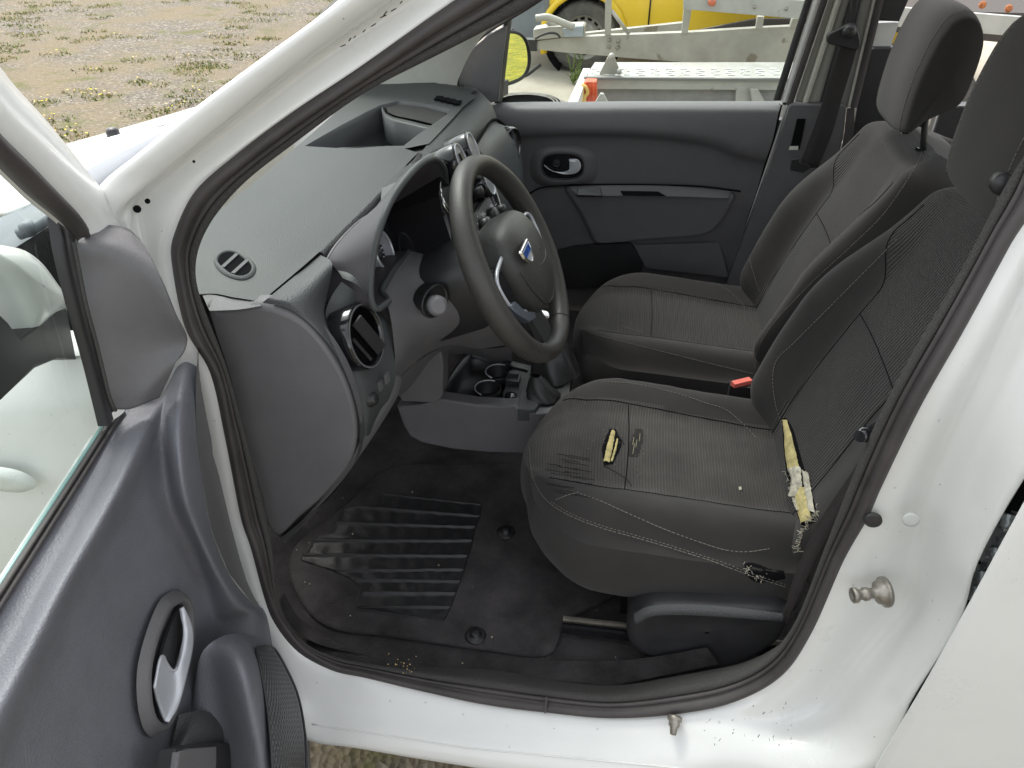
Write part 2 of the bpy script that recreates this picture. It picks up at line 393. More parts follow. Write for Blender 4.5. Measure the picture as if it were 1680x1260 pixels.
# grass tufts and little yellow flowers on the gravel (ground cover, one object)
def tufts():
    bm = NB(); rnd = random.Random(3)
    spots = []
    for u, v in ((75, 168), (88, 196), (110, 215), (150, 160), (135, 152), (180, 158), (230, 135), (245, 138), (265, 180), (300, 172), (155, 115), (60, 172), (320, 120), (120, 225), (90, 90), (240, 62), (360, 60), (300, 95), (40, 60), (190, 60), (225, 100), (65, 205), (330, 150)):
        p = Z(u, v, 0); spots.append((p.x, p.y, rnd.uniform(.07, .15), 1 if v > 150 else .35))
    for _ in range(900):
        x = rnd.uniform(-13, -2.2); y = rnd.uniform(2.2, 16)
        if noise.noise(V((x*.5, y*.5, 0))) > -.05: spots.append((x, y, rnd.uniform(.03, .17), .12 if rnd.random() < .25 else 0))
    for x, y, r, fl in spots:
        for _ in range(int(45*(r/.1))):
            a = rnd.uniform(0, 6.28); q = r*math.sqrt(rnd.random()); px, py = x+math.cos(a)*q*1.4, y+math.sin(a)*q
            h = rnd.uniform(.006, .026); b = rnd.uniform(0, 6.28); wd = .004+.006*rnd.random(); lean = V((rnd.uniform(-1, 1), rnd.uniform(-1, 1), 0))*h*.8
            p = V((px, py, 0)); s = V((math.cos(b), math.sin(b), 0))*wd
            vs = [bm.verts.new(p-s), bm.verts.new(p+s), bm.verts.new(p+lean+V((0, 0, h)))]
            f = bm.faces.new(vs); f.material_index = 0 if rnd.random() < .6 else 2
        for _ in range(int(5*fl*(r/.1))):
            a = rnd.uniform(0, 6.28); q = r*math.sqrt(rnd.random())*.8; p = V((x+math.cos(a)*q*1.3, y+math.sin(a)*q, rnd.uniform(.02, .045)))
            s = rnd.uniform(.006, .011); vs = [bm.verts.new(p+V((math.cos(k*1.2566)*s, math.sin(k*1.2566)*s, 0))) for k in range(5)]
            f = bm.faces.new(vs); f.material_index = 1
    o = obj('grass', bm, [M['leaf'], mat('flower_yellow', (.80, .62, .02), .7), mat('dry_blades', (.38, .31, .14), .9)], recalc=False)
    o['kind'] = 'stuff'; o['label'] = 'low grass tufts with small yellow flowers on dry gravel'; o['category'] = 'grass'
tufts()

# ================================================================ THE VAN
van = thing('parked_van', 'white van with open driver door showing dark grey interior and worn front seats', 'van', (0, .67, 0))
def part(name, bm, m, parent=None, **k): return obj(name, bm, m, parent or van, **k)

# ---- door opening: station curves seal-outer, r1, r2, r3, outer, back
ST = [
 [(749,0),(728,6),(672,-8),(648,-14),(557,0)],
 [(600,104),(582,110),(520,92),(498,100),(440,88)],
 [(480,185),(462,190),(415,175),(398,178),(375,136)],
 [(393,250),(375,254),(330,242),(312,247),(300,193)],
 [(321,314),(304,312),(262,296),(247,300),(230,250)],
 [(286,386),(270,380),(224,338),(208,338),(164,307)],
 [(282,428),(264,428),(232,392),(214,390),(176,350)],
 [(304,536),(288,538),(262,520),(246,518),(214,470)],
 [(346,614),(330,622),(300,620),(284,620),(240,600)],
 [(370,720),(355,727),(325,730),(310,730),(262,720)],
 [(396,850),(380,856),(352,860),(338,860),(290,860)],
 [(412,899),(398,908),(372,920),(355,920),(310,930)],
 [(434,981),(421,992),(398,1010),(380,1015),(340,1040)],
 [(452,1024),(440,1040),(420,1070),(405,1080),(370,1110)],
 [(490,1070),(478,1088),(462,1120),(450,1145),(430,1180)],
 [(546,1100),(540,1116),(530,1145),(520,1187),(510,1216)],
 [(600,1112),(597,1128),(590,1158),(585,1197),(580,1226)],
 [(700,1135),(698,1150),(694,1178),(690,1213),(690,1245)],
 [(800,1155),(799,1170),(797,1196),(795,1228),(795,1262)],
 [(900,1168),(900,1183),(900,1210),(900,1243),(900,1280)],
 [(1000,1177),(1000,1192),(1000,1218),(1000,1255),(1000,1292)],
 [(1100,1171),(1102,1186),(1104,1214),(1106,1255),(1110,1296)],
 [(1200,1152),(1208,1170),(1220,1202),(1236,1245),(1260,1290)],
 [(1280,1110),(1300,1130),(1335,1165),(1375,1205),(1437,1262)],
 [(1330,1040),(1356,1056),(1400,1090),(1450,1115),(1494,1153)],
 [(1383,921),(1420,932),(1488,985),(1530,1000),(1573,1024)],
 [(1423,850),(1466,860),(1511,900),(1560,905),(1600,935)],
 [(1445,800),(1484,800),(1519,826),(1585,828),(1645,845)],
 [(1509,668),(1545,670),(1577,690),(1640,700),(1715,730)],
 [(1580,543),(1618,545),(1645,550),(1705,562),(1785,600)],
 [(1655,405),(1690,408),(1712,415),(1770,430),(1860,470)],
 [(1712,300),(1745,305),(1768,312),(1820,330),(1910,370)],
]
OFF = []
for i in range(len(ST)):
    if i <= 6: OFF.append((0, -.004, .0, -.035, -.05, 0))
    elif i <= 13: OFF.append((0, -.003, .005, .0, .01, 0))
    elif i <= 22: OFF.append((0, -.012, -.03, -.055, -.062, 0))
    else: OFF.append((0, -.002, .012, -.050, -.10, 0))
S3 = []
for st, of in zip(ST, OFF):
    row = [AP(u, v, o) for (u, v), o in zip(st, of)]
    S3.append(row)
def backp(i, p):
    if i <= 6: return p+(p-CAM).normalized()*.09+V((.008, 0, -.004))
    if i <= 13: return p+V((-.08, .03, 0))
    if i <= 22: return p+V((0, .09, -.03))
    return p+V((.02, .10, 0))
for i, r in enumerate(S3): r.append(backp(i, r[-1]))
# the ring closes over the door top (above the picture)
def shift(r, d): return [p+V(d) for p in r]
top0 = [V((.12, .15, 1.70)), V((.10, .14, 1.72)), V((.08, .15, 1.745)), V((.06, .13, 1.755)), V((.02, .16, 1.78)), V((0, .26, 1.81))]
top1 = [V((.34, .155, 1.71)), V((.34, .14, 1.73)), V((.34, .15, 1.75)), V((.34, .13, 1.76)), V((.34, .16, 1.785)), V((.34, .26, 1.815))]
top2 = [V((.41, .13, 1.62)), V((.43, .13, 1.63)), V((.45, .12, 1.65)), V((.48, .11, 1.68)), V((.55, .14, 1.70)), V((.6, .24, 1.73))]
ring = [top0] + S3 + [top2, top1]
bm = NB(); cols = [crom([r[j] for r in ring], 300, True) for j in range(6)]
def densify(cols, subs):
    out = []
    for j in range(len(cols)-1):
        for k in range(subs): out.append([a.lerp(b, k/subs) for a, b in zip(cols[j], cols[j+1])])
    out.append(cols[-1]); return out
# smooth across rings
G = []
npt = len(cols[0])
across = [parcr([cols[j][i] for j in range(6)], 22) for i in range(npt)]
G = [[across[i][k] for i in range(npt)] for k in range(22)]
grid(bm, G, 0, True)
# outer body: roof, cowl side, rear quarter under the sliding door, floor pan edge
roof = [[V((x, y, z)) for y, z in ((.24, 1.80), (.45, 1.835), (.67, 1.845), (.89, 1.835), (1.12, 1.80))] for x in (-.02, .4, 1.2, 2.2)]
roof[0] = [V((-.05, .22, 1.66)), V((-.09, .45, 1.72)), V((-.10, .67, 1.75)), V((-.11, .89, 1.75)), V((-.13, 1.12, 1.72))]
sheet(bm, roof, 12, 10)
# far side shell with its window and door openings left as members
for a, b, wd in (((-.62, 1.46, 1.10), (-.05, 1.30, 1.62), .07), ((-.05, 1.30, 1.62), (.45, 1.27, 1.72), .08), ((.45, 1.27, 1.72), (2.2, 1.27, 1.72), .10)):
    bar(bm, a, b, .05, wd)
body = part('body', bm, M['paint'])
# headliner just under the roof
bm = NB(); rr = [[p+V((0, 0, -.03)) for p in r] for r in roof]; sheet(bm, rr, 10, 8); part('headliner', bm, M['cream'])
# paint chips on the pillar and sill
bm = NB()
for u, v, r in ((225, 343, .005), (242, 330, .0035), (318, 265, .0018)):
    p = AP(u, v, -.004); d = (CAM-p).normalized(); lathe(bm, p+d*.022, d, [(r, 0), (r*.9, .001)], 10)
for k in range(9):
    u = 560+k*12+random.uniform(-4, 4); v = 95-(u-560)*.72+random.uniform(-2, 2)-18
    p = AP(u, v, 0); q = AP(u+random.uniform(3, 11), v-random.uniform(3, 8), 0); d = (CAM-p).normalized()
    tube(bm, [p+d*.012, q+d*.012], .0007, 4)
part('paint_chip', bm, M['dark'], body)
bm = NB(); rnd = random.Random(5)
for k in range(30):
    u = rnd.uniform(1150, 1300); v = 1165+(u-1150)*-.08+rnd.uniform(0, 70)
    p = AP(u, v, -.03); d = (CAM-p).normalized(); q = p+d*.03
    tube(bm, [q, q+V((rnd.uniform(-.002, .002), 0, rnd.uniform(.001, .008)))], rnd.uniform(.0003, .0008), 4)
part('scuff', bm, mat('scuff_mark', (.25, .26, .28), .8), body)
bd_ = surf([body]); bm = NB(); q = [bd_.hit(u, v, .0) for u, v in [(x, 1187+(x-505)*.155-max(0, x-760)*.06) for x in range(512, 1150, 12)]]; tube(bm, [p for p in q if p], .0016, 6); part('sill_crease', bm, M['paint'], body)
bm = NB()
for x, y in ((478, 255), (420, 300), (356, 345), (310, 470), (352, 690), (388, 900), (520, 1120), (640, 1150), (760, 1172), (980, 1196), (1180, 1185), (1330, 1100), (1400, 960), (1468, 800), (1540, 690)):
    p = bd_.hit(x, y, .0002)
    if p: n_ = bd_.n(x, y); lathe(bm, p, n_, [(.0022, 0), (.0018, -.0003), (.001, .0004), (0, .0003)], 12, caps=False)
part('spot_weld', bm, mat('weld_dimple', (.55, .56, .55), .35), body)
# round plugs and the striker bolt on the rear pillar
def disc_at(bm, u, v, off, r, h, mi=0, prof=None, ax=V((-.15, -1, .12))):
    p = AP(u, v, off); lathe(bm, p, ax, prof or [(r, 0), (r, h), (r*.7, h*1.2), (0, h*1.25)], 24, mi)
bm = NB(); disc_at(bm, 1432, 852, -.012, .0115, .003); part('hole_plug', bm, M['black'], body)
bm = NB(); disc_at(bm, 1494, 851, -.03, .0105, .003); part('hole_plug', bm, mat('clear_plug', (.52, .54, .52), .4), body)
bm = NB(); p = AP(1448, 962, -.02); ax = V((-.95, -.24, -.05)).normalized()
lathe(bm, p+V((0, -.010, 0)), ax, [(.0, -.003), (.0215, -.003), (.0218, .0), (.0215, .002), (.0195, .003), (.017, .006), (.016, .010), (.008, .012), (.0075, .022), (.0095, .024), (.0095, .030), (.0075, .031), (.0075, .038), (.011, .040), (.011, .046), (.006, .047), (.005, .044), (0, .044)], 32)
part('striker', bm, M['metal'], body)
bm = NB(); p = AP(1107, 1180, -.02); ax = V((-.1, -1, -.35)).normalized()
lathe(bm, p, ax, [(.012, -.004), (.012, .002), (.009, .003), (.009, .010), (.0065, .013), (.005, .024), (0, .025)], 20); part('sill_bolt', bm, M['metal'], body)

# ---- rubber seal with flocked lip
SI = [(889,0),(600,150),(560,178),(480,238),(400,300),(345,365),(322,420),(322,470),(345,530),(372,600),(389,660),(407,724),(437,850),(448,899),(453,981),(466,1022),(500,1058),(550,1078),(600,1087),(700,1103),(800,1115),(900,1130),(1000,1140),(1100,1128),(1200,1108),(1262,1075),(1305,1020),(1352,900),(1387,810),(1433,700),(1490,589),(1580,436),(1650,300),(1715,180)]
seal_in = [V((.13, .19, 1.66))] + [AP(u, v, .02) for u, v in SI] + [V((.39, .17, 1.60)), V((.33, .19, 1.68))]
seal_out = [r[0] for r in ring]
NP = 420
A = crom(seal_out, NP, True)
B0 = crom(seal_in, NP*3, True)
# nearest matching so both borders keep pace
B = []; idx = 0
for i in range(NP):
    best = min(range(-14, 40), key=lambda k: (B0[(idx+k) % len(B0)]-A[i]).length)
    if i == 0: idx = min(range(len(B0)), key=lambda k: (B0[k]-A[0]).length)
    else: idx = (idx+max(best, 0)) % len(B0)
    B.append(B0[idx])
for _ in range(12): B = [(B[i-1]+B[i]*2+B[(i+1) % NP])/4 for i in range(NP)]
def cross(i, prof):
    a, b = A[i], B[i]; t = (A[(i+1) % NP]-A[i-1]).normalized(); nn = t.cross(b-a).normalized()
    if nn.dot(V((0, -1, .3))) < 0: nn = -nn
    return [a.lerp(b, s)+nn*h for s, h in prof]
prof1 = [(0, -.012), (-.02, .002), (.04, .010), (.14, .014), (.26, .014), (.38, .010), (.43, .003), (.47, .004), (.56, .008), (.64, .006), (.68, -.004)]
prof2 = [(.66, -.004), (.68, .003), (.78, .006), (.90, .005), (.99, .0), (1.02, -.02), (1.03, -.05)]
bm = NB(); C1 = [cross(i, prof1) for i in range(NP)]; grid(bm, [[C1[i][k] for i in range(NP)] for k in range(len(prof1))], 0, True); seal = part('door_seal', bm, M['rubber'])
bm = NB(); C2 = [cross(i, prof2) for i in range(NP)]; grid(bm, [[C2[i][k] for i in range(NP)] for k in range(len(prof2))], 0, True); part('flocked_lip', bm, M['flock'], seal)
# rubber joint on the sill and grains of sand
bm = NB(); p = AP(896, 1150, -.01); q = AP(895, 1166, -.012); box(bm, (p+q)/2+V((0, .004, -.004)), (.003, .008, .026), (V((1, 0, 0)), V((0, -.6, .8)), V((0, .8, .6)))); part('seal_joint', bm, M['rubber'], seal)
bm = NB()
for _ in range(20):
    u = random.gauss(665, 14); v = random.gauss(1100, 9); p = AP(u, v, -.012); r = random.uniform(.0006, .0016); lathe(bm, p+V((0, 0, .008)), V((0, 0, 1)), [(0, -r), (r, 0), (0, r)], 5)
o = obj('sand', bm, mat('sand_grain', (.55, .40, .18), .9)); o['kind'] = 'stuff'; o['label'] = 'orange sand grains on the black sill seal'; o['category'] = 'sand'

# ---- windscreen, bonnet, cowl and front wing
bm = NB(); sheet(bm, [[(-.69, .06, 1.15), (-.90, .67, 1.12), (-.98, 1.30, 1.12)], [(-.40, .10, 1.36), (-.46, .67, 1.46), (-.56, 1.23, 1.46)], [(-.06, .2, 1.64), (-.10, .67, 1.74), (-.14, 1.14, 1.73)]], 12, 12); part('windscreen', bm, M['glassw'])
bm = NB()
bn = [[Z(-60, 350, .98), Z(20, 345, 1.05), Z(90, 308, 1.06), Z(140, 281, 1.07), Z(262, 223, 1.08)],
      [Z(-80, 320, .96), Z(10, 330, 1.01), Z(90, 290, 1.03), Z(170, 258, 1.05), Z(300, 200, 1.07)],
      [Z(-90, 290, .93), Z(0, 285, .97), Z(95, 262, .99), Z(190, 232, 1.02), Z(330, 182, 1.06)],
      [Z(-90, 275, .90), Z(0, 262, .93), Z(95, 239, .95), Z(190, 213, 1.00), Z(345, 168, 1.05)],
      ]
bn.append([p+V((-.005, .012, -.03)) for p in bn[-1]]); bn.append([p+V((0, .004, -.06)) for p in bn[-1]])
sheet(bm, bn, 24, 18); bonnet = part('bonnet', bm, M['paint'], solid=.01)
bm = NB(); tube(bm, [Z(60, 262, 1.0), Z(190, 224, 1.03), Z(320, 192, 1.06)], .003, 6, samples=20); part('bonnet_crease', bm, M['paint'], bonnet)
bm = NB(); p = Z(185, 217, 1.02); lathe(bm, p, V((0, 0, 1)), [(.018, -.01), (.017, .006), (.010, .012), (0, .013)], 16); part('washer_nozzle', bm, M['black'], bonnet)
bm = NB(); strip(bm, [Z(-80, 372, 1.0), Z(20, 352, 1.04), Z(90, 312, 1.05), Z(140, 284, 1.06), Z(190, 259, 1.065), Z(262, 225, 1.07)], [Z(-60, 470, .98), Z(20, 450, 1.0), Z(80, 395, 1.02), Z(156, 335, 1.04), Z(206, 300, 1.05), Z(280, 245, 1.06)], 24, prof=[(0, 0), (.1, .012), (.5, .02), (.9, .012), (1, -.02)]); cowl = part('wiper_cowl', bm, M['bumper'])
bm = NB(); tube(bm, [Z(30, 385, 1.06), Z(60, 372, 1.07), Z(88, 352, 1.08)], .011, 8, samples=8); p = Z(46, 375, 1.07); lathe(bm, p, V((0, -.3, 1)), [(.014, -.01), (.014, .01), (0, .013)], 12); part('wiper_arm', bm, M['bumper'], cowl)
bm = NB()
wing = [[(-.64, -.03, 1.10), (-.80, -.03, 1.07), (-1.05, -.02, 1.02), (-1.45, .02, .95), (-1.85, .10, .88)],
        [(-.64, -.06, 1.02), (-.80, -.07, 1.0), (-1.05, -.07, .97), (-1.45, -.04, .91), (-1.85, .06, .85)],
        [(-.64, -.09, .85), (-.80, -.10, .85), (-1.05, -.10, .84), (-1.45, -.06, .8), (-1.85, .04, .75)],
        [(-.64, -.10, .6), (-.80, -.10, .6), (-1.05, -.10, .6), (-1.45, -.06, .6), (-1.85, .04, .6)],
        [(-.64, -.08, .3), (-.80, -.08, .3), (-1.05, -.08, .35), (-1.45, -.04, .45), (-1.85, .05, .5)]]
sheet(bm, wing, 24, 18)
sheet(bm, [[(-.64, -.03, 1.10), (-.80, -.03, 1.07), (-1.05, -.02, 1.02), (-1.45, .02, .95)], [(-.66, .01, 1.12), (-.82, .02, 1.08), (-1.06, .04, 1.03), (-1.46, .09, .96)]], 16, 4)
wingo = part('front_wing', bm, M['paint'])
bm = NB(); p = Y(10, 785, -.108); rim = []
for k in range(24):
    a = k/24*2*math.pi; rim.append(p+V((.048*math.copysign(abs(math.cos(a))**.8, math.cos(a)), 0, .022*math.sin(a))))
loops(bm, [rim, [q+(p-q)*.12+V((0, -.008, 0)) for q in rim], [q+(p-q)*.6+V((0, -.012, 0)) for q in rim]], 24, cap=True); part('side_repeater', bm, M['lens'], wingo)
# wheel under the wing (seen only from another side)
def wheel(parent, c, r, wd, axis=V((0, 1, 0)), name='wheel', rimmat=None):
    c = V(c); bm = NB(); lathe(bm, c, axis, [(r*.62, -wd/2), (r*.70, -wd/2-.005), (r*.93, -wd/2), (r*.99, -wd*.35), (r, -wd*.2), (r, wd*.2), (r*.99, wd*.35), (r*.93, wd/2), (r*.70, wd/2+.005), (r*.62, wd/2)], 40, caps=False)
    for k in range(30):
        a = k/30*2*math.pi; e1 = axis.orthogonal().normalized(); e2 = axis.cross(e1); dd = e1*math.cos(a)+e2*math.sin(a); tt = axis.cross(dd)
        box(bm, c+dd*(r*.965), (wd*1.0, .008, .012), (axis, tt, dd))
    tw = obj(name, bm, M['tyre'], parent)
    bm = NB(); s = -1
    lathe(bm, c, axis*s, [(r*.64, -wd*.4), (r*.66, wd*.46), (r*.60, wd*.45), (r*.56, wd*.2), (r*.46, wd*.12), (r*.42, wd*.25), (r*.30, wd*.30), (r*.16, wd*.12), (r*.13, wd*.2), (0, wd*.22)], 36); rm = obj('rim', bm, rimmat or M['wheelrim'], tw)
    bm = NB(); e1 = axis.orthogonal().normalized(); e2 = axis.cross(e1)
    for k in range(14):
        a = k/14*2*math.pi; dd = e1*math.cos(a)+e2*math.sin(a); box(bm, c+dd*(r*.50)-axis*(wd*.165), (.012, r*.13, r*.07), (axis, axis.cross(dd), dd))
    obj('rim_slot', bm, M['dark'], tw); return tw
wheel(van, (-1.35, .03, .31), .31, .19)
wheel(van, (1.46, .0, .31), .31, .19)

# ---- sliding rear door beside the opening, with the dark gap and latch parts
bm = NB()
E0 = [Y(u, v, -.16) for u, v in ((1800, 640), (1740, 735), (1680, 831), (1594, 989), (1515, 1130), (1437, 1262), (1380, 1370))]
rows = []
for k, (dx, dy) in enumerate(((.06, .05), (.012, .014), (.0, .004), (.002, .0), (.012, -.006), (.12, -.018), (.5, -.03), (1.1, -.02), (1.3, .0))):
    rows.append([p+V((dx, dy, 0)) for p in E0])
sheet(bm, rows, 16, 30); sld = part('sliding_door', bm, M['paint'])
bm = NB(); plate(bm, [Y(1655, 790, .02), Y(1810, 640, .02), Y(1760, 1000, .02), Y(1560, 1300, .02), Y(1400, 1330, .02), Y(1480, 1150, .02), Y(1560, 1010, .02)], .02, V((0, -1, 0))); gap = part('gap_shade', bm, M['dark'])  # flat black sheet, shade inside the door gap put into its colour
bm = NB()
for u, v, r in ((1652, 855, .007), (1648, 860, .004), (1632, 905, .005), (1610, 945, .006), (1600, 965, .004)):
    p = Y(u, v, -.06); lathe(bm, p, V((-.3, -1, 0)), [(r*1.8, 0), (r*1.8, .003), (r, .004), (r, .012), (0, .013)], 12)
bar(bm, Y(1612, 920, -.04), Y(1650, 850, -.04), .03, .006); bar(bm, Y(1588, 975, -.04), Y(1612, 935, -.04), .02, .006)
for k in range(7):
    a = Y(1610+k*8, 925-k*14, -.05); bar(bm, a, a+V((.02, -.01, .004)), .004, .004)
part('door_latch', bm, mat('latch_metal', (.22, .24, .25), .3, metal=.8, var=.3, varscale=50), gap)

# ================================================================ INTERIOR FLOOR
bm = NB()
def fz(x, y): # footwell rises ahead of the pedals, tunnel in the middle
    z = .425
    if x < -.62: z += (-.62-x)*.9
    z += .0 if y > .02 else (.02-y)*.25
    return z+.002*noise.noise(V((x*12, y*12, 0)))
xs = [-1.0+i*.03 for i in range(72)]; ys = [-.045+i*.03 for i in range(48)]
grid(bm, [[V((x, y, fz(x, y))) for y in ys] for x in xs]); part('floor_carpet', bm, M['carpet'])
bm = NB(); sheet(bm, [[Y(458, 985, .03), Y(475, 1025, .02), Y(520, 1056, .01), Y(600, 1075, .01), Y(700, 1092, .01), Y(820, 1105, .01), Y(930, 1118, .01), Y(1010, 1122, .02), Y(1090, 1108, .03), Y(1180, 1090, .04)],
  [Y(463, 960, .05)+V((0, 0, -.02)), Y(495, 1018, .05), Y(545, 1042, .05), Y(620, 1055, .05), Y(710, 1068, .05), Y(820, 1078, .05), Y(920, 1084, .05), Y(1010, 1084, .05), Y(1090, 1075, .05), Y(1160, 1062, .05)]], 50, 4)
part('sill_carpet', bm, M['carpet'])
# floor mat with a ribbed heel pad
mt = thing('floor_mat', 'black carpet floor mat with ribbed vinyl heel pad in driver footwell', 'floor mat', Z(700, 950, .428))
bm = NB(); mo = crom([Z(u, v, .430) for u, v in ((480, 905), (570, 830), (640, 770), (760, 765), (900, 770), (1000, 850), (1020, 960), (930, 1020), (900, 1075), (800, 1068), (640, 1045), (540, 1030), (490, 980))], 80, True)
grid(bm, [mo, [p+V((0, 0, .005)) for p in mo], [p+(mo[0].lerp(mo[40], .5)-p)*.02+V((0, 0, .0075)) for p in mo], [p+(mo[0].lerp(mo[40], .5)-p)*.98+V((0, 0, .0075)) for p in mo]], 0, True)
obj('mat_carpet', bm, M['carpet'], mt)
HL = [(809,625),(829,619),(837,575),(845,556),(866,550),(878,540),(890,512),(905,502),(918,493),(925,510),(936,540),(947,575),(958,592),(972,597),(980,588),(994,584),(1004,600)]
HR = [(809,640),(826,791),(846,789),(848,782),(868,780),(869,775),(902,772),(905,768),(930,765),(932,760),(950,757),(952,752),(975,750),(978,747),(995,742),(1000,737),(1017,730)]
def interp(tab, q):   # tab (v,u) sorted
    if q <= tab[0][0]: return tab[0][1]
    for (a, b), (c, d) in zip(tab, tab[1:]):
        if q <= c: return b+(d-b)*(q-a)/max(c-a, 1e-6)
    return tab[-1][1]
# rows follow the ribs, which fall slightly to the right
bm = NB(); NR, NC = 230, 120; ribs = 9
HLr = [(0, (625, 809)), (.10, (614, 830)), (.13, (561, 835)), (.28, (543, 873)), (.33, (511, 887)), (.48, (493, 919)), (.53, (540, 934)), (.66, (577, 950)), (.78, (595, 973)), (.82, (585, 994)), (.9, (584, 997))]
HLr += [(1.0, (586, 998))]
HRr = [(0, (791, 828)), (.12, (788, 849)), (.24, (780, 868)), (.36, (775, 893)), (.5, (765, 925)), (.64, (757, 950)), (.76, (750, 970)), (.88, (741, 995)), (1.0, (729, 1018))]
def intp(tab, q):
    for (a, p), (c, d) in zip(tab, tab[1:]):
        if q <= c+1e-9: t = (q-a)/(c-a); return (p[0]+(d[0]-p[0])*t, p[1]+(d[1]-p[1])*t)
    return tab[-1][1]
G = []
for i in range(NR):
    q = i/(NR-1); a = intp(HLr, q); b = intp(HRr, q); row = []
    for j in range(NC):
        s = j/(NC-1); u = a[0]+(b[0]-a[0])*s; v = a[1]+(b[1]-a[1])*s
        ph = q*ribs % 1; rid = math.exp(-(min(ph, 1-ph)/.075)**2)*.0055
        edge = min(s, 1-s)*NC; rim = .003*math.exp(-(edge/1.6)**2)
        p = Z(u, v, .439)
        rip = .0011*math.sin(p.x*150+4*noise.noise(V((p.x*9, p.y*9, int(q*ribs)))))*math.sin(math.pi*ph)+.0016*noise.noise(V((p.x*45, p.y*45, 3)))
        row.append(p+V((0, 0, max(rid, rim)+rip+(-.003 if i in (0, NR-1) or j in (0, NC-1) else 0))))
    G.append(row)
grid(bm, G); obj('heel_pad', bm, M['heel'], mt, solid=.004)
for u, v in ((780, 1043), (830, 873)):
    bm = NB(); p = Z(u, v, .4385); lathe(bm, p, V((0, 0, 1)), [(.020, -.002), (.020, .001), (.016, .003), (.009, .003), (.009, .008), (.006, .010), (0, .010)], 24); obj('mat_fastener', bm, M['heel'], mt)
bm = NB(); rnd = random.Random(11)
for u, v in ((575, 1010), (505, 890), (508, 958), (488, 902), (676, 807), (564, 817), (580, 876), (577, 950), (805, 1045), (758, 1088), (776, 963), (979, 1001), (1011, 1078), (502, 955), (720, 927), (455, 1010)):
    p = Z(u+rnd.uniform(-2, 2), v, .442); r = rnd.uniform(.0008, .0022); lathe(bm, p, V((0, 0, 1)), [(0, -r), (r, -r*.3), (r*.8, r*.5), (0, r)], 6)
o = obj('crumbs', bm, mat('crumb', (.45, .38, .28), .9), recalc=True); o['kind'] = 'stuff'; o['label'] = 'pale crumbs scattered on the black floor carpet'; o['category'] = 'crumbs'
# pedals region hidden; bulkhead closes the footwell
bm = NB(); sheet(bm, [[(-.98, -.03, 1.12), (-.98, 1.4, 1.12)], [(-1.0, -.03, .75), (-1.0, 1.4, .75)]], 6, 6); part('bulkhead', bm, M['carpet'])

# ================================================================ DASHBOARD
bm = NB()
# one deep moulding: passenger half profile swept along y
def prof(y, e=0):
    return [V((-1.02, y, 1.085)), V((-.85, y, 1.115)), V((-.70, y, 1.128)), V((-.60, y, 1.128)), V((-.434, y, 1.128)), V((-.395, y, 1.118)), V((-.362, y, 1.085)), V((-.345, y, 1.02)), V((-.34, y, .93)), V((-.36, y, .82)), V((-.42, y, .70)), V((-.55, y, .62))]
# dash top with the storage bin recess: ring of loops (outer, bin rim, bin floor)
binr = [Z(u, v, 1.13) for u, v in ((482, 250), (520, 228), (560, 205), (600, 184), (625, 172), (655, 165), (700, 170), (742, 180), (722, 196), (700, 212), (662, 239), (610, 240), (560, 242))]
def lerpq(p, x, y): return V((x, y, 1.115 if x < -.8 else 1.13))
outr = [lerpq(0, -1.02, .70), lerpq(0, -1.02, .80), lerpq(0, -1.02, .92), lerpq(0, -1.02, 1.1), lerpq(0, -1.0, 1.25), lerpq(0, -.85, 1.34), lerpq(0, -.62, 1.38), lerpq(0, -.40, 1.20), V((-.415, 1.09, 1.13)), V((-.42, .98, 1.13)), V((-.43, .80, 1.13)), V((-.50, .735, 1.13)), V((-.60, .715, 1.13))]
def ringloop(pts, n=13*5): 
    return lin(list(pts)+[pts[0]], n+1)[:-1]
o_, b_ = [], []
for k in range(13):
    for s in range(6):
        o_.append(outr[k].lerp(outr[(k+1) % 13], s/6)); b_.append(binr[k].lerp(binr[(k+1) % 13], s/6))
cb = sum(b_, V())/len(b_)
lips = [p+(cb-p).normalized()*.012+V((0, 0, -.006)) for p in b_]
fl1 = [p+(cb-p)*.16+V((0, 0, -.05)) for p in b_]; fl2 = [p+(cb-p)*.30+V((0, 0, -.085)) for p in b_]; fl3 = [p+(cb-p)*.97+V((0, 0, -.09)) for p in b_]
grid(bm, [o_, [p.lerp(q, .5) for p, q in zip(o_, b_)], b_], 0, True)
grid(bm, [b_, lips, fl1, fl2, fl3], 1, True)
# passenger face, from the centre stack to the far door
ysx = [.70, .80, .90, 1.0, 1.1, 1.2, 1.30, 1.37]
G = []
for y in [.68+i*.0295 for i in range(24)]:
    pr = prof(y)[4:]; k = max(0, (y-1.2)/.17); pr = [p+V((-.05*k*k, 0, -.01*k)) for p in pr]; G.append(parcr(pr, 26))
grid(bm, G)
sheet(bm, [[(-.43, 1.20, 1.129), (-.415, 1.28, 1.125), (-.46, 1.37, 1.105)], [(-.63, 1.38, 1.13), (-.60, 1.385, 1.12), (-.58, 1.39, 1.10)]], 6, 6)
box(bm, (-.53, .64, 1.112), (.20, .19, .004)); box(bm, (-.435, .82, 1.1185), (.05, .26, .004))
dash = part('dashboard', bm, [M['dash'], mat('bin_liner', (.042, .044, .048), .6)])
# inner divider of the bin
bm = NB(); dv = [(626, 172), (632, 185), (645, 192), (668, 197), (700, 205), (718, 207)]
strip(bm, [Z(u, v, 1.127) for u, v in dv], [Z(u, v+7, 1.127) for u, v in dv], 20, prof=[(0, -.03), (0, 0), (1, 0), (1, -.06)], linear=True); part('bin_divider', bm, M['dash'], dash)
bm = NB(); strip(bm, [Z(u, v, 1.124) for u, v in [(632, 170), (655, 167), (700, 172), (736, 181)]], [Z(u, v, 1.124) for u, v in [(636, 184), (650, 190), (680, 196), (716, 205)]], 12); part('bin_mat', bm, M['black'], dash)
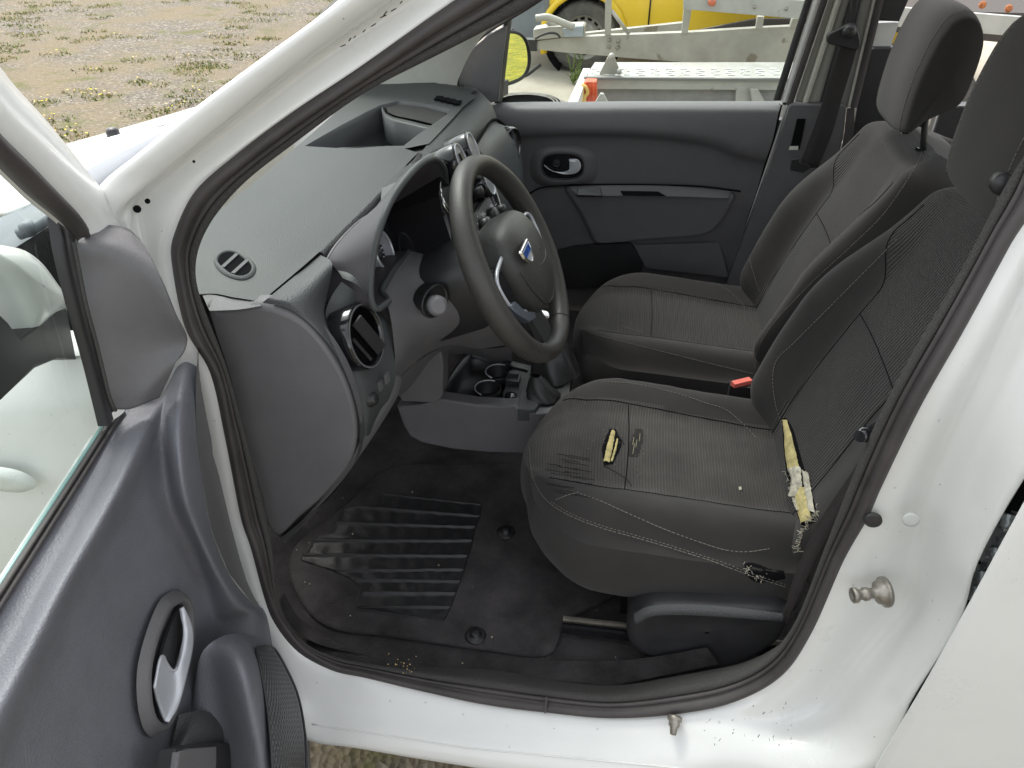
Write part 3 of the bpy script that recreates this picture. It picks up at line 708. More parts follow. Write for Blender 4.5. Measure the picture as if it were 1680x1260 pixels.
# raised pad over the instruments and its grained front strip
bm = NB()
pad = [[V((-.70, .045, 1.12)), V((-.80, .2, 1.12)), V((-.88, .45, 1.125)), V((-.96, .72, 1.13))],
       [V((-.66, .048, 1.125)), V((-.72, .2, 1.14)), V((-.80, .45, 1.148)), V((-.84, .72, 1.14))],
       [Z(335, 482, 1.128), Z(372, 420, 1.140), Z(430, 340, 1.148), Z(560, 243, 1.142)],
       [Z(385, 488, 1.130), Z(440, 425, 1.138), Z(520, 345, 1.142), Z(640, 240, 1.14)],
       [Z(428, 495, 1.130), Z(524, 413, 1.132), Z(607, 332, 1.136), Z(686, 250, 1.134)]]
sheet(bm, pad, 30, 26); 
strip(bm, [V((-.80, .72, 1.14)), Z(482, 250, 1.14), Z(560, 243, 1.142), Z(640, 240, 1.14), Z(686, 250, 1.134)], [V((-.80, .72, 1.12)), Z(482, 250, 1.125), Z(560, 243, 1.120), Z(640, 240, 1.12), Z(688, 254, 1.12)], 20)
padp = part('dash_pad', bm, M['dash'], dash)
bm = NB()
strip(bm, [Z(524, 413, 1.132), Z(607, 332, 1.136), Z(680, 260, 1.134), Z(686, 250, 1.134)], [Z(535, 427, 1.119), Z(620, 345, 1.119), Z(689, 274, 1.119), Z(695, 258, 1.119)], 24, prof=[(0, 0), (.2, .003), (.9, .003), (1, -.003)]); part('dash_pad_edge', bm, mat('dark_grained_edge', (.036, .037, .04), .5, bump=('grain', 350, .9, .0012)), dash)
# round defroster outlet near the near end
padf = surf([padp])
def grille(pts, cen, slats, parent, name='side_demister'):
    bm = NB(); lp = crom(pts, 36, True); nn = V((0, 0, 1)); c = sum(lp, V())/len(lp)
    loops(bm, [[p+(p-c).normalized()*.004 for p in lp], [p+nn*.004 for p in lp], [p-(p-c).normalized()*.003+nn*.003 for p in lp], [p-(p-c).normalized()*.004+nn*.001 for p in lp]], 36)
    fr = part(name, bm, M['dash'], parent); bm = NB(); plate(bm, [p+nn*.0012 for p in lp], .002, nn); part(name+'_well', bm, M['dark'], fr) if parent is van else obj(name+'_well', bm, M['dark'], dash)  # flat black plate on the pad, outlet's inner shade put into colour
    for a, b in slats:
        bm = NB(); bar(bm, a, b, .0065, .003); obj('demister_bar', bm, M['dash'], dash)
grille([padf(u, v, .001) for u, v in ((355, 432), (362, 418), (380, 414), (402, 424), (416, 438), (412, 452), (395, 458), (372, 450))], None,
       [(padf(366, 442, .003), padf(390, 420, .003)), (padf(383, 452, .003), padf(407, 430, .003))], dash)
bm = NB()
for k in range(4):
    p = Z(720+k*10, 161+k*2.4, 1.134); box(bm, p, (.018, .030, .004))
part('demister_slot', bm, M['dark'], dash)
# near end of the dashboard: side cheek, grained corner, face with vent
bm = NB()
cheek = [(338, 500), (350, 509), (390, 506), (428, 500), (470, 512), (505, 535), (540, 578), (568, 630), (583, 685), (583, 730), (568, 770), (530, 815), (490, 850), (452, 880), (430, 830), (400, 720), (375, 620)]
cp = [Y(u, v, .062) for u, v in cheek]; cc = Y(480, 680, .05)
loops(bm, [[p+V((0, .03, 0)) for p in cp], [p+V((0, .004, 0)) for p in cp], [p+(cc-p)*.03 for p in cp], [p+(cc-p)*.05+V((0, -.001, 0)) for p in cp]], 90, cap=True)
part('side_cheek', bm, M['side'], dash)
bm = NB()  # wedge between cheek and pad
strip(bm, [Z(330, 480, 1.127), Z(380, 489, 1.127), Z(428, 496, 1.128)], [Y(344, 510, .056), Y(390, 508, .056), Y(428, 502, .056)], 12); part('corner_wedge', bm, M['side'], dash)
bm = NB()  # grained corner band
a = [(430, 497), (470, 505), (507, 530), (545, 573), (573, 628), (588, 685), (588, 735), (572, 778), (535, 822), (458, 885)]
b = [(526, 418), (545, 434), (536, 488), (533, 520), (562, 590), (586, 650), (598, 700), (590, 745), (560, 790), (470, 890)]
sheet(bm, [[Y(u, v, .064) for u, v in a], [Y(u+(U-u)*.12, v+(W-v)*.12, .068) for (u, v), (U, W) in zip(a, b)], [Y(u+(U-u)*.6, v+(W-v)*.6, y) for (u, v), (U, W), y in zip(a, b, (.17, .13, .11, .10, .095, .09, .085, .08, .08, .08))], [Y(U, W, y) for (U, W), y in zip(b, (.24, .19, .155, .14, .12, .11, .10, .095, .095, .09))]], 60, 16)
part('corner_band', bm, M['dashsoft'], dash)
bm = NB()  # vent face
L_ = [(560, 462), (542, 490), (534, 520), (546, 556), (563, 592), (577, 625), (587, 655), (594, 690), (590, 716)]
M1 = [(585, 480), (568, 500), (560, 525), (572, 560), (588, 598), (598, 630), (604, 660), (606, 690), (602, 715)]
M2 = [(606, 500), (606, 520), (606, 540), (612, 570), (618, 600), (622, 630), (622, 655), (616, 685), (608, 712)]
R_ = [(618, 508), (632, 520), (640, 540), (645, 570), (648, 600), (648, 625), (640, 650), (625, 680), (612, 708)]
YL = (.17, .15, .14, .13, .12, .11, .105, .10, .10)
sheet(bm, [[Y(u, v, y) for (u, v), y in zip(L_, YL)], [Y(u, v, y+.01) for (u, v), y in zip(M1, YL)], [Y(u, v, y+.04) for (u, v), y in zip(M2, YL)], [Y(u, v, y+.075) for (u, v), y in zip(R_, YL)]], 40, 20)
part('vent_panel', bm, M['dash'], dash)
bm = NB()  # rounded lower edge running from the column cowl down the dash end
ed = [(652, 616), (647, 640), (632, 668), (612, 700), (590, 733), (563, 772), (520, 824), (462, 886)]; ye = (.215, .20, .17, .14, .12, .105, .095, .09)
strip(bm, [Y(u, v, y) for (u, v), y in zip(ed, ye)], [Y(u+9, v+5, y+.03) for (u, v), y in zip(ed, ye)], 40, prof=[(-.6, -.01), (0, 0), (.5, .004), (1, -.006)]); part('lower_dash_edge', bm, M['side'], dash)
def rnd_vent(c, ax, r, parent, e1, sx, sy, flapdir, name='air_vent'):
    bm = NB(); lathe(bm, c, ax, [(r*1.14, -.01), (r*1.12, .008), (r*1.05, .015), (r*.97, .016), (r*.93, .012), (r*.90, .004)], 40, 0, e1, sx, sy, caps=False); ob = obj(name, bm, M['gloss'], parent)
    bm = NB(); lathe(bm, c, ax, [(r*.93, .0045), (0, .0045)], 32, 0, e1, sx, sy); obj('vent_shade', bm, M['dark'], ob) if parent is van else obj(name+'_well', bm, M['dark'], parent)  # flat black disc, shade of a deep vent put into colour
    bm = NB(); ax = V(ax).normalized(); f = V(flapdir).normalized(); s = ax.cross(f)
    t1 = (s*.93+ax*.36).normalized(); box(bm, V(c)+ax*.0125+s*r*.05, (r*1.8, r*.58, .003), (f, t1, f.cross(t1))); box(bm, V(c)-s*r*.66+ax*.009, (r*1.25, r*.14, .003), (f, t1, f.cross(t1))); box(bm, V(c)+ax*.016+s*r*.15, (.012, .010, .008), (f, s, ax))
    obj(name+'_flap', bm, M['black'], parent)
vc = Y(595, 552, .152); vax = V((.95, -.10, .28)).normalized(); ve = (PL(584, 508, vc, vax)-PL(607, 597, vc, vax)).normalized(); vf = (PL(614, 574, vc, vax)-PL(578, 532, vc, vax)).normalized()
bm = NB(); lathe(bm, vc, vax, [(.0535, -.03), (.0525, .004), (.050, .008), (.0465, .008), (.0445, .003)], 44, 0, ve, caps=False); part('air_vent', bm, M['gloss'], dash)
bm = NB(); lathe(bm, vc, vax, [(.0445, .0032), (0, .0032)], 40, 0, ve); part('air_vent_well', bm, M['dark'], dash)  # shallow black disc, colour stands in for shade down the vent
bm = NB(); vs_ = vax.cross(vf); t1 = (vs_*.9+vax*.43).normalized(); box(bm, vc+vax*.012, (.078, .021, .004), (vf, t1, vf.cross(t1))); box(bm, vc-vs_*.026+vax*.006, (.055, .005, .003), (vf, t1, vf.cross(t1))); part('air_vent_flap', bm, M['black'], dash)
bm = NB(); lathe(bm, vc, vax, [(.0505, .0082), (.0485, .0094), (.0475, .0082)], 44, 0, ve, caps=False); part('air_vent_trim', bm, M['side'], dash); e1 = ve
bm = NB(); p = Y(606, 655, .125); lathe(bm, p, vax, [(.013, -.002), (.013, .004), (.010, .006), (.010, .012), (.007, .014), (0, .014)], 20, e1=e1); part('headlamp_adjuster', bm, M['black'], dash)
bm = NB()
for (u, v) in ((623, 632), (634, 620)):
    p = Y(u, v, .15); q = vax; box(bm, p+q*.001, (.020, .011, .004), (V((0, -.15, 1)).normalized(), q.cross(V((0, 0, 1))).normalized(), q))
part('dash_button', bm, M['side'], dash)
# instrument hood
ridge = [Y(562, 456, .175), Z(540, 421, 1.118), Z(575, 387, 1.118), Z(612, 351, 1.118), Z(650, 311, 1.118), Z(680, 281, 1.118), Z(695, 262, 1.118)]
lip = [Y(617, 506, .165), Y(609, 464, .17), Y(618, 393, .19), Y(641, 331, .24), Y(677, 282, .31), Y(700, 264, .36), Y(716, 262, .40)]
mid = [(a+b)/2+V((0, 0, .012)) for a, b in zip(ridge, lip)]
bm = NB(); sheet(bm, [ridge, mid, lip], 46, 14); sheet(bm, [[Z(528, 422, 1.119), Z(534, 424, 1.119), Z(540, 421, 1.118)], [Y(548, 437, .19), Y(556, 447, .18), Y(562, 456, .175)]], 5, 5)
part('hood_skin', bm, M['dash'], dash)
lipc = [(638, 492), (628, 500), (617, 506), (610, 490), (609, 464), (612, 430), (619, 393), (630, 358), (643, 329), (660, 303), (679, 281), (697, 266), (713, 263), (726, 275), (731, 298), (730, 321), (727, 345), (722, 366), (714, 388), (700, 388), (690, 390), (677, 404), (667, 417), (648, 438), (636, 458), (627, 476)]
lipy = (.20, .18, .165, .165, .17, .18, .19, .21, .24, .27, .31, .35, .40, .45, .48, .50, .50, .50, .49, .46, .44, .40, .36, .30, .26, .23)
lp3 = [Y(u, v, y) for (u, v), y in zip(lipc, lipy)]
nlip = V((.90, -.1, .35)).normalized(); cl = sum(lp3, V())/len(lp3)
bm = NB(); lq = crom(lp3, 90, True); tube(bm, [p+(cl-p).normalized()*-.002 for p in lq], .0055, 8, True); part('hood_lip', bm, M['dash'], dash)
bm = NB(); back = [cl+V((-.105, 0, -.045))+V(((p-cl).x*.7, (p-cl).y*.80, (p-cl).z*.50)) for p in lq]
grid(bm, [[p+(cl-p).normalized()*.002 for p in lq], [p.lerp(q, .5)+(cl-p).normalized()*.002 for p, q in zip(lq, back)], back], 0, True)
plate(bm, [b-V((.001, 0, 0)) for b in back], .003, V((1, 0, 0))); part('instrument_well', bm, mat('dark_purple_plastic', (.070, .064, .072), .5, bump=('grain', 600, .3, .0005)), dash)
gp = cl+V((-.085, 0, -.04)); gn = V((.94, 0, .34)).normalized()
def gauge(u, v, r, off):
    c = PL(u, v, gp+V((off, 0, 0)), gn); bm = NB(); lathe(bm, c, gn, [(r, .003), (r*.985, .007), (r*.93, .007), (r*.91, .003), (r*.95, .0)], 40, caps=False); lathe(bm, c, gn, [(r*.93, .004), (r*.90, -.011)], 40, caps=False); g_ = obj('gauge_ring', bm, M['silver'], dash)
    bm = NB(); lathe(bm, c, gn, [(r*.87, -.012), (0, -.012)], 32); f_ = obj('gauge_face', bm, M['gloss'], dash)
    bm = NB(); e = gn.orthogonal().normalized(); f = gn.cross(e)
    for k in range(20):
        a = k/20*2*math.pi; d_ = e*math.cos(a)+f*math.sin(a); box(bm, c+d_*r*.74-gn*.010, (.002, r*.12, .002), (gn.cross(d_), d_, gn))
    box(bm, c-gn*.009+e*r*.3, (r*.7, .003, .002), (e, f, gn)); obj('gauge_marks', bm, mat('gauge_print', (.7, .7, .7), .5), dash)
gauge(645, 376, .040, .02); gauge(626, 412, .036, .032)
# steering column cowl and lower dash
bm = NB()
sheet(bm, [[Y(629, 478, .24), Y(652, 437, .31), Y(676, 410, .38), Y(716, 390, .47), Y(742, 392, .53), Y(790, 400, .60)],
  [Y(636, 500, .22), Y(672, 462, .29), Y(706, 432, .34), Y(738, 424, .40), Y(768, 440, .45), Y(812, 470, .52)],
  [Y(642, 528, .205), Y(688, 500, .265), Y(730, 470, .30), Y(760, 470, .33), Y(790, 485, .38), Y(825, 505, .45)],
  [Y(646, 560, .20), Y(690, 532, .255), Y(735, 512, .28), Y(775, 512, .31), Y(805, 520, .35), Y(835, 535, .42)],
  [Y(648, 595, .20), Y(688, 562, .27), Y(725, 548, .30), Y(765, 545, .33), Y(800, 548, .37), Y(835, 552, .43)],
  [Y(645, 632, .22), Y(672, 602, .30), Y(705, 578, .36), Y(745, 566, .39), Y(785, 572, .43), Y(830, 566, .48)]], 44, 36)
part('column_cowl', bm, M['side'], dash)
bm = NB(); sheet(bm, [[Y(640, 640, .25), Y(672, 604, .32), Y(715, 575, .40), Y(760, 565, .45), Y(800, 572, .5), Y(840, 568, .55)], [Y(657, 652, .50), Y(685, 635, .53), Y(722, 590, .56), Y(765, 580, .62), Y(800, 590, .66), Y(840, 600, .70)]], 20, 8); part('knee_panel', bm, M['side'], dash)
# stalk
bm = NB(); c = Y(713, 494, .262); ax = V((.75, -.6, .1)).normalized(); lathe(bm, c, ax, [(.030, -.002), (.030, .002), (.026, .003), (.024, -.03), (0, -.03)], 28, sy=.85); hole = part('stalk_boot', bm, M['black'], dash)
sp = Y(705, 488, .275); sq = Y(719, 503, .19)
bm = NB(); tube(bm, [sp, sp.lerp(sq, .4), sp.lerp(sq, .72), sp.lerp(sq, .78), sp.lerp(sq, .95), sq, sq+(sq-sp)*.04], [.006, .007, .010, .0155, .0165, .015, .010], 16); part('indicator_stalk', bm, M['side'], dash)

# ---- centre stack
sp0 = Y(722, 268, .53); sp1 = Y(775, 240, .79); sp2 = Y(828, 360, .79); sn = (sp1-sp0).cross(sp2-sp0).normalized()
if sn.x < 0: sn = -sn
def SP(u, v, h=0): return PL(u, v, sp0+sn*h, sn)
bm = NB(); plate(bm, [SP(u, v, .012) for u, v in ((722, 270), (750, 238), (778, 240), (806, 285), (832, 365), (838, 410), (790, 440), (752, 420), (730, 350), (722, 320))], .12, sn, bev=.004); stack = part('centre_stack', bm, M['gloss'], dash)
bm = NB(); tube(bm, [SP(u, v, .016) for u, v in ((722, 270), (749, 237), (762, 235), (779, 242), (804, 288), (830, 366))], .003, 6, samples=40); part('stack_trim', bm, M['chrome'], dash)
bm = NB(); tube(bm, [SP(u, v, .016) for u, v in ((722, 310), (730, 334), (745, 352))], .0022, 6, samples=10); tube(bm, [SP(u, v, .016) for u, v in ((723, 318), (729, 338), (742, 358))], .0015, 6, samples=10); part('stack_trim', bm, M['chrome'], dash)
for (u, v, r) in ((744, 268, .034), (764, 248, .034), (789, 300, .034)):
    c = SP(u, v, .024); bm = NB(); lathe(bm, c, sn, [(r, -.03), (r*1.0, .012), (r*.93, .018), (r*.84, .014), (r*.8, -.01), (0, -.012)], 32); vo = part('centre_vent', bm, M['gloss'], dash)
    bm = NB(); lathe(bm, c+sn*.0165, sn, [(r*.90, 0), (r*.90, .0022), (r*.84, .0022), (r*.84, 0)], 32); part('vent_ring', bm, M['silver'], dash)
    bm = NB(); ah = V((0, 1, 0)); box(bm, c+sn*.004, (r*1.5, .003, .02), (ah, sn.cross(ah).normalized(), sn)); part('centre_vent_flap', bm, M['black'], dash)
bm = NB(); box(bm, SP(752, 262, .035), (.012, .022, .02), (V((0, 1, 0)), sn.cross(V((0, 1, 0))).normalized(), sn)); part('hazard_button', bm, M['gloss'], dash)
bm = NB(); plate(bm, [SP(u, v, .020) for u, v in ((783, 350), (800, 318), (818, 352), (822, 366), (790, 382))], .01, sn); part('radio', bm, M['side'], dash)
bm = NB(); plate(bm, [SP(u, v, .0205) for u, v in ((789, 352), (792, 347), (797, 351), (794, 356))], .001, sn); plate(bm, [SP(u, v, .0205) for u, v in ((803, 338), (806, 334), (810, 338), (807, 342))], .001, sn); part('radio_marks', bm, M['silver'], dash)
for (u, v, r) in ((780, 317, .011), (806, 358, .02), (794, 374, .02), (818, 346, .011)):
    c = SP(u, v, .022); bm = NB(); lathe(bm, c, sn, [(r, -.004), (r, .010), (r*.85, .016), (0, .017)], 24); k_ = part('control_knob', bm, M['black'], dash)
    bm = NB(); e = V((0, 1, 0))
    for q in range(5):
        a = q*.7-.4; dd = e*math.cos(a)+sn.cross(e).normalized()*math.sin(a); lathe(bm, c+dd*r*1.35-sn*.001, sn, [(.0016, 0), (.0016, .0006), (0, .0007)], 6)
    part('knob_marks', bm, M['silver'], dash)
# passenger outlet and glovebox lines
bm = NB(); tube(bm, [Y(777, 237, .80), Y(792, 216, .93), Y(805, 200, 1.03), Y(815, 197, 1.09), Y(828, 206, 1.14)], .004, 6, samples=24); part('face_groove', bm, M['dark'], dash)
bm = NB()
sheet(bm, [[Y(782, 240, .80), Y(800, 212, .99), Y(812, 202, 1.07), Y(838, 208, 1.18)], [Y(800, 268, .80), Y(818, 235, .95), Y(835, 225, 1.06), Y(850, 222, 1.18)], [Y(815, 310, .82), Y(832, 285, .95), Y(848, 275, 1.06), Y(857, 268, 1.18)], [Y(826, 365, .86), Y(843, 345, .97), Y(855, 332, 1.08), Y(860, 322, 1.2)], [Y(820, 430, .92), Y(840, 420, 1.02), Y(850, 410, 1.12), Y(856, 400, 1.25)]], 16, 24)
part('passenger_face', bm, M['dash'], dash)
c = Y(834, 240, 1.10); rnd_vent(c, V((.93, -.3, .2)), .042, dash, V((0, .2, 1)), 1, 1, V((0, .1, 1)), 'passenger_vent')
bm = NB(); lathe(bm, c, V((.93, -.3, .2)), [(.047, .011), (.043, .012)], 32); part('vent_ring', bm, M['chrome'], dash)

# ---- centre console
con = dash
bm = NB()
cs = [(651, 668), (690, 664), (722, 655), (780, 664), (830, 667), (848, 666), (853, 674), (880, 679), (905, 680), (905, 738), (870, 744), (800, 743), (740, 737), (690, 726), (672, 716), (662, 700)]
pts = [Y(u, v, .465) for u, v in cs]; plate(bm, pts, .03, V((0, -1, 0)), bev=.005); console = part('centre_console', bm, M['side'])
bm = NB(); plate(bm, [Y(u, v, .455) for u, v in ((672, 618), (700, 590), (722, 572), (727, 600), (726, 650), (716, 661), (660, 659), (655, 650))], .05, bev=.003); part('console_cheek', bm, M['side'], console)
bm = NB()   # tray body, a dish with raised rim
rim = [Z(u, v, .672) for u, v in ((724, 650), (738, 615), (765, 582), (790, 580), (840, 592), (888, 606), (905, 625), (893, 655), (868, 668), (820, 665), (780, 664), (745, 660))]
c = sum(rim, V())/len(rim)
loops(bm, [[p+(c-p)*.05+V((0, 0, -.02)) for p in rim], rim, [p+(c-p)*.06+V((0, 0, .002)) for p in rim], [p+(c-p)*.12-V((0, 0, .012)) for p in rim], [p+(c-p)*.22-V((0, 0, .035)) for p in rim], [p+(c-p)*.98-V((0, 0, .035)) for p in rim]], 60); part('tray', bm, M['black'], console)
bm = NB(); plate(bm, [Z(u, v, .668) for u, v in ((826, 640), (842, 600), (888, 606), (884, 640), (868, 668), (822, 664))], .04, V((0, 0, 1)), bev=.002); part('console_top', bm, M['dash'], console)
bm = NB(); strip(bm, [Z(u, v, .678) for u, v in ((772, 578), (800, 583), (840, 593), (870, 600))], [Z(u, v, .674) for u, v in ((775, 585), (800, 591), (840, 601), (866, 607))], 16, prof=[(0, -.01), (.1, 0), (1, 0)]); part('tray_edge', bm, M['dash'], console)
bm = NB(); tube(bm, [Z(742, 646, .642), Z(757, 617, .642)], .0016, 6); part('tray_crease', bm, M['side'], console)
for (u, v, r) in ((818, 611, .030), (801, 638, .030)):
    bm = NB(); c = Z(u, v, .668); lathe(bm, c, V((0, 0, 1)), [(r, -.05), (r, 0), (r*.96, .003), (r*.92, 0), (r*.90, -.045), (0, -.045)], 36); part('cup_holder', bm, M['black'], console)
    bm = NB(); tube(bm, [c+V((math.cos(a)*r, math.sin(a)*r, .003)) for a in [1.2+k*.35 for k in range(10)]], .0015, 6); part('cup_rim', bm, M['silver'], console)
bm = NB(); c = Z(842, 623, .675); box(bm, c, (.030, .032, .014)); box(bm, c+V((0, .008, .010)), (.022, .012, .010)); part('power_socket', bm, M['black'], console)
bm = NB(); lathe(bm, Z(838, 650, .671), V((0, 0, 1)), [(.013, -.002), (.013, .003), (.010, .004), (.004, .006), (0, .006)], 24); part('console_knob', bm, M['gloss'], console)
bm = NB(); plate(bm, [Z(u, v, .688) for u, v in ((848, 664), (868, 600), (884, 603), (886, 618), (872, 627), (868, 650), (884, 664), (878, 672), (850, 672))], .03, V((0, 0, 1)), bev=.003); part('gear_surround', bm, M['dash'], console)
bm = NB(); plate(bm, [Z(u, v, .680) for u, v in ((848, 668), (884, 668), (930, 668), (940, 600), (884, 603))], .09, V((0, 0, 1))); part('gear_surround_base', bm, M['black'], console)
bm = NB()   # leather boots
c = Z(893, 648, .685); 
def boot(c, r, h, tx, ty, seed):
    G = []
    for i in range(14):
        t = i/13; row = []
        for k in range(28):
            a = k/28*2*math.pi; rr = (r*(1-t)**.8+.008)*(1+.10*math.sin(a*5+seed+t*6)*(1-t))
            row.append(c+V((math.cos(a)*rr*1.1+tx*t, math.sin(a)*rr+ty*t, h*t)))
        G.append(row)
    grid(bm, G, 0, True)
boot(Z(890, 648, .685), .026, .045, -.016, .006, 0)
boot(Z(908, 612, .685), .040, .12, -.010, .035, 2); part('gear_gaiter', bm, mat('gaiter_leather', (.022, .022, .023), .38, bump=('grain', 400, .4, .001)), console)
k0 = Y(889, 545, .68); k1 = Y(890, 519, .665)
bm = NB(); tube(bm, [k0-V((0, 0, .08)), k0-V((0, 0, .03)), k0, k0.lerp(k1, .4), k0.lerp(k1, .8), k1, k1+V((0, 0, .004))], [.008, .010, .015, .019, .022, .0225, .019], 18); part('gear_knob', bm, M['black'], console)
bm = NB(); lathe(bm, k1+V((0, -.001, .004)), V((.1, -.15, 1)), [(.019, -.004), (.018, .002), (.012, .005), (0, .006)], 24); part('gear_cap', bm, M['chrome'], console)

# ================================================================ STEERING WHEEL
WC = V((-.176, .359, 1.084)); al, ga = .485, -.046
wn = V((math.cos(al)*math.cos(ga), math.sin(ga), math.sin(al))); w1 = V((0, 0, 1)).cross(wn).normalized(); w2 = wn.cross(w1)
def W(a, b, h=0): return WC+w1*a+w2*b+wn*h
def WP(u, v, h=0): return PL(u, v, WC+wn*h, wn)
RW = .167
bm = NB()
ringp = []
for k in range(96):
    a = k/96*2*math.pi; ringp.append(a)
G = []
for a in ringp:
    d = w1*math.cos(a)+w2*math.sin(a); row = []
    fat = 1+.10*math.exp(-((abs(math.cos(a))-.95)/.18)**2)
    for k in range(16):
        b = k/16*2*math.pi; rr = .0168*fat
        row.append(WC+d*(RW+math.cos(b)*rr)+wn*(math.sin(b)*rr*1.12))
    G.append(row)
G.append(G[0]); grid(bm, G, 0, True); swheel = part('steering_wheel', bm, M['whel'])
bm = NB()
for a in (2.55, .62, -1.25, 3.9, -2.5+6.28, -.6):
    d = w1*math.cos(a)+w2*math.sin(a); tube(bm, [WC+d*(RW+math.cos(b)*.0173)+wn*(math.sin(b)*.0195) for b in [k/20*2*math.pi for k in range(20)]], .0006, 4, True)
part('rim_seam', bm, M['black'], swheel)
# spokes: two side spokes and a broad lower one
bm = NB()
for s in (-1, 1):
    sheet(bm, [[W(s*.155, .035, -.006), W(s*.162, .0, -.004), W(s*.155, -.045, -.006)], [W(s*.12, .022, -.004), W(s*.12, -.005, .002), W(s*.12, -.035, -.004)], [W(s*.06, .03, -.005), W(s*.06, .0, .0), W(s*.06, -.04, -.005)]], 12, 14)
    sheet(bm, [[W(s*.155, .035, -.016), W(s*.162, .0, -.018), W(s*.155, -.045, -.016)], [W(s*.06, .03, -.03), W(s*.06, .0, -.03), W(s*.06, -.04, -.03)]], 6, 6)
    strip(bm, [W(s*.155, .035, -.006), W(s*.12, .022, -.004), W(s*.06, .03, -.005)], [W(s*.155, .035, -.016), W(s*.12, .022, -.02), W(s*.06, .03, -.03)], 8)
    strip(bm, [W(s*.155, -.045, -.006), W(s*.12, -.035, -.004), W(s*.06, -.04, -.005)], [W(s*.155, -.045, -.016), W(s*.12, -.035, -.02), W(s*.06, -.04, -.03)], 8)
part('side_spoke', bm, M['black'], swheel)
for s in (-1, 1):
    bm = NB(); tube(bm, [W(s*.074, .036, .012), W(s*.122, .030, .012), W(s*.138, .014, .011), W(s*.130, -.030, .010), W(s*.088, -.060, .010)], .0034, 6, samples=24); part('spoke_trim', bm, M['silver'], swheel)
    bm = NB(); plate(bm, [W(s*.085, .018, .006), W(s*.12, .014, .006), W(s*.127, .004, .006), W(s*.118, -.024, .006), W(s*.086, -.038, .006)], .008, wn, bev=.002); part('spoke_button', bm, M['gloss'], swheel)
bm = NB()
sheet(bm, [[W(-.055, -.05, -.004), W(-.01, -.06, .004), W(.028, -.05, -.004)], [W(-.045, -.10, -.006), W(-.01, -.10, -.002), W(.014, -.10, -.006)], [W(-.045, -.155, -.006), W(-.01, -.160, -.004), W(.018, -.155, -.006)]], 16, 14)
sheet(bm, [[W(-.055, -.05, -.004), W(-.055, -.05, -.02)], [W(-.045, -.10, -.006), W(-.043, -.10, -.018)], [W(-.045, -.155, -.006), W(-.045, -.155, -.018)]], 3, 8)
sheet(bm, [[W(.028, -.05, -.004), W(.028, -.05, -.02)], [W(.014, -.10, -.006), W(.014, -.10, -.018)], [W(.018, -.155, -.006), W(.018, -.155, -.018)]], 3, 8); part('lower_spoke', bm, M['black'], swheel)
bm = NB(); plate(bm, [WP(u, v, .014) for u, v in ((838, 503), (845, 494), (862, 510), (878, 512), (880, 520), (870, 528), (852, 517))], .012, wn, bev=.002); part('spoke_badge_plate', bm, mat('blue_grey_trim', (.13, .15, .18), .35, metal=.4), swheel)
# airbag cover: rounded shield bulging toward the driver
bm = NB(); sh = [(-.075, .045), (-.05, .068), (0, .075), (.05, .068), (.075, .045), (.082, .0), (.07, -.045), (.045, -.085), (0, -.098), (-.045, -.085), (-.07, -.045), (-.082, .0)]
def shp(sc_, h): return [W(a*sc_, b*sc_, h) for a, b in sh]
loops(bm, [shp(.80, -.05), shp(.98, -.02), shp(1.0, .008), shp(.97, .020), shp(.88, .030), shp(.70, .040), shp(.45, .046), shp(.2, .048), shp(.02, .049)], 60); hubo = part('airbag_cover', bm, M['hub'], swheel)
bm = NB(); tube(bm, [W(a*.91, b*.91, .0285) for a, b in ((-.082, -.0), (-.07, -.045), (-.045, -.085), (0, -.098), (.045, -.085), (.07, -.045))], .0012, 5, samples=30); tube(bm, [W(-.078, .0, .026), W(-.04, -.012, .044), (W(0, -.02, .048)), W(.04, -.012, .044), W(.078, 0, .026)], .0008, 5, samples=20); part('cover_seam', bm, M['black'], swheel)
bdg = WP(866, 414, .050)
def B_(a, b, h=0): return bdg+w1*a+w2*b+wn*h
bm = NB(); sp_ = [(-.026, .014), (.026, .014), (.024, 0), (.012, -.014), (0, -.019), (-.012, -.014), (-.024, 0)]
loops(bm, [[B_(a, b, -.004) for a, b in sp_], [B_(a, b, .001) for a, b in sp_], [B_(a*.86, b*.84, .0015) for a, b in sp_], [B_(a*.84, b*.8, .0) for a, b in sp_]], 42, linear=True); part('badge_ring', bm, M['chrome'], swheel)
bm = NB(); plate(bm, [B_(a*.84, b*.8, .0002) for a, b in sp_], .002, wn); part('badge_field', bm, M['silver'], swheel)
def text_mesh(bm, s, size, org, ex, ey, h=.0006, mi=0):
    cu = bpy.data.curves.new('t', 'FONT'); cu.body = s; cu.size = size; cu.extrude = 0; cu.align_x = 'CENTER'; cu.align_y = 'CENTER'
    o = bpy.data.objects.new('t', cu); sc.collection.objects.link(o); dg = bpy.context.evaluated_depsgraph_get(); me = bpy.data.meshes.new_from_object(o.evaluated_get(dg))
    vs = [bm.verts.new(V(org)+ex*v.co.x+ey*v.co.y) for v in me.vertices]
    for p in me.polygons:
        try: f = bm.faces.new([vs[i] for i in p.vertices]); f.material_index = mi
        except ValueError: pass
    bpy.data.objects.remove(o); bpy.data.curves.remove(cu); bpy.data.meshes.remove(me)
bm = NB(); plate(bm, [B_(a, b, .0008) for a, b in ((-.021, .008), (.021, .008), (.018, -.003), (-.018, -.003))], .001, wn); part('badge_panel', bm, M['blue'], swheel)
bm = NB(); text_mesh(bm, 'DACIA', .0115, B_(0, .0028, .0012), w1, w2); part('badge_letters', bm, M['chrome'], swheel)
bm = NB(); text_mesh(bm, 'AIRBAG', .010, W(.055, -.055, .0345), w1, w2); part('airbag_letters', bm, M['black'], swheel)
# column behind the wheel
bm = NB(); loops(bm, [shp(.75, -.04), shp(.9, -.06), shp(.95, -.10), shp(.9, -.2)], 40, cap=True); part('column_shroud', bm, M['black'], swheel)
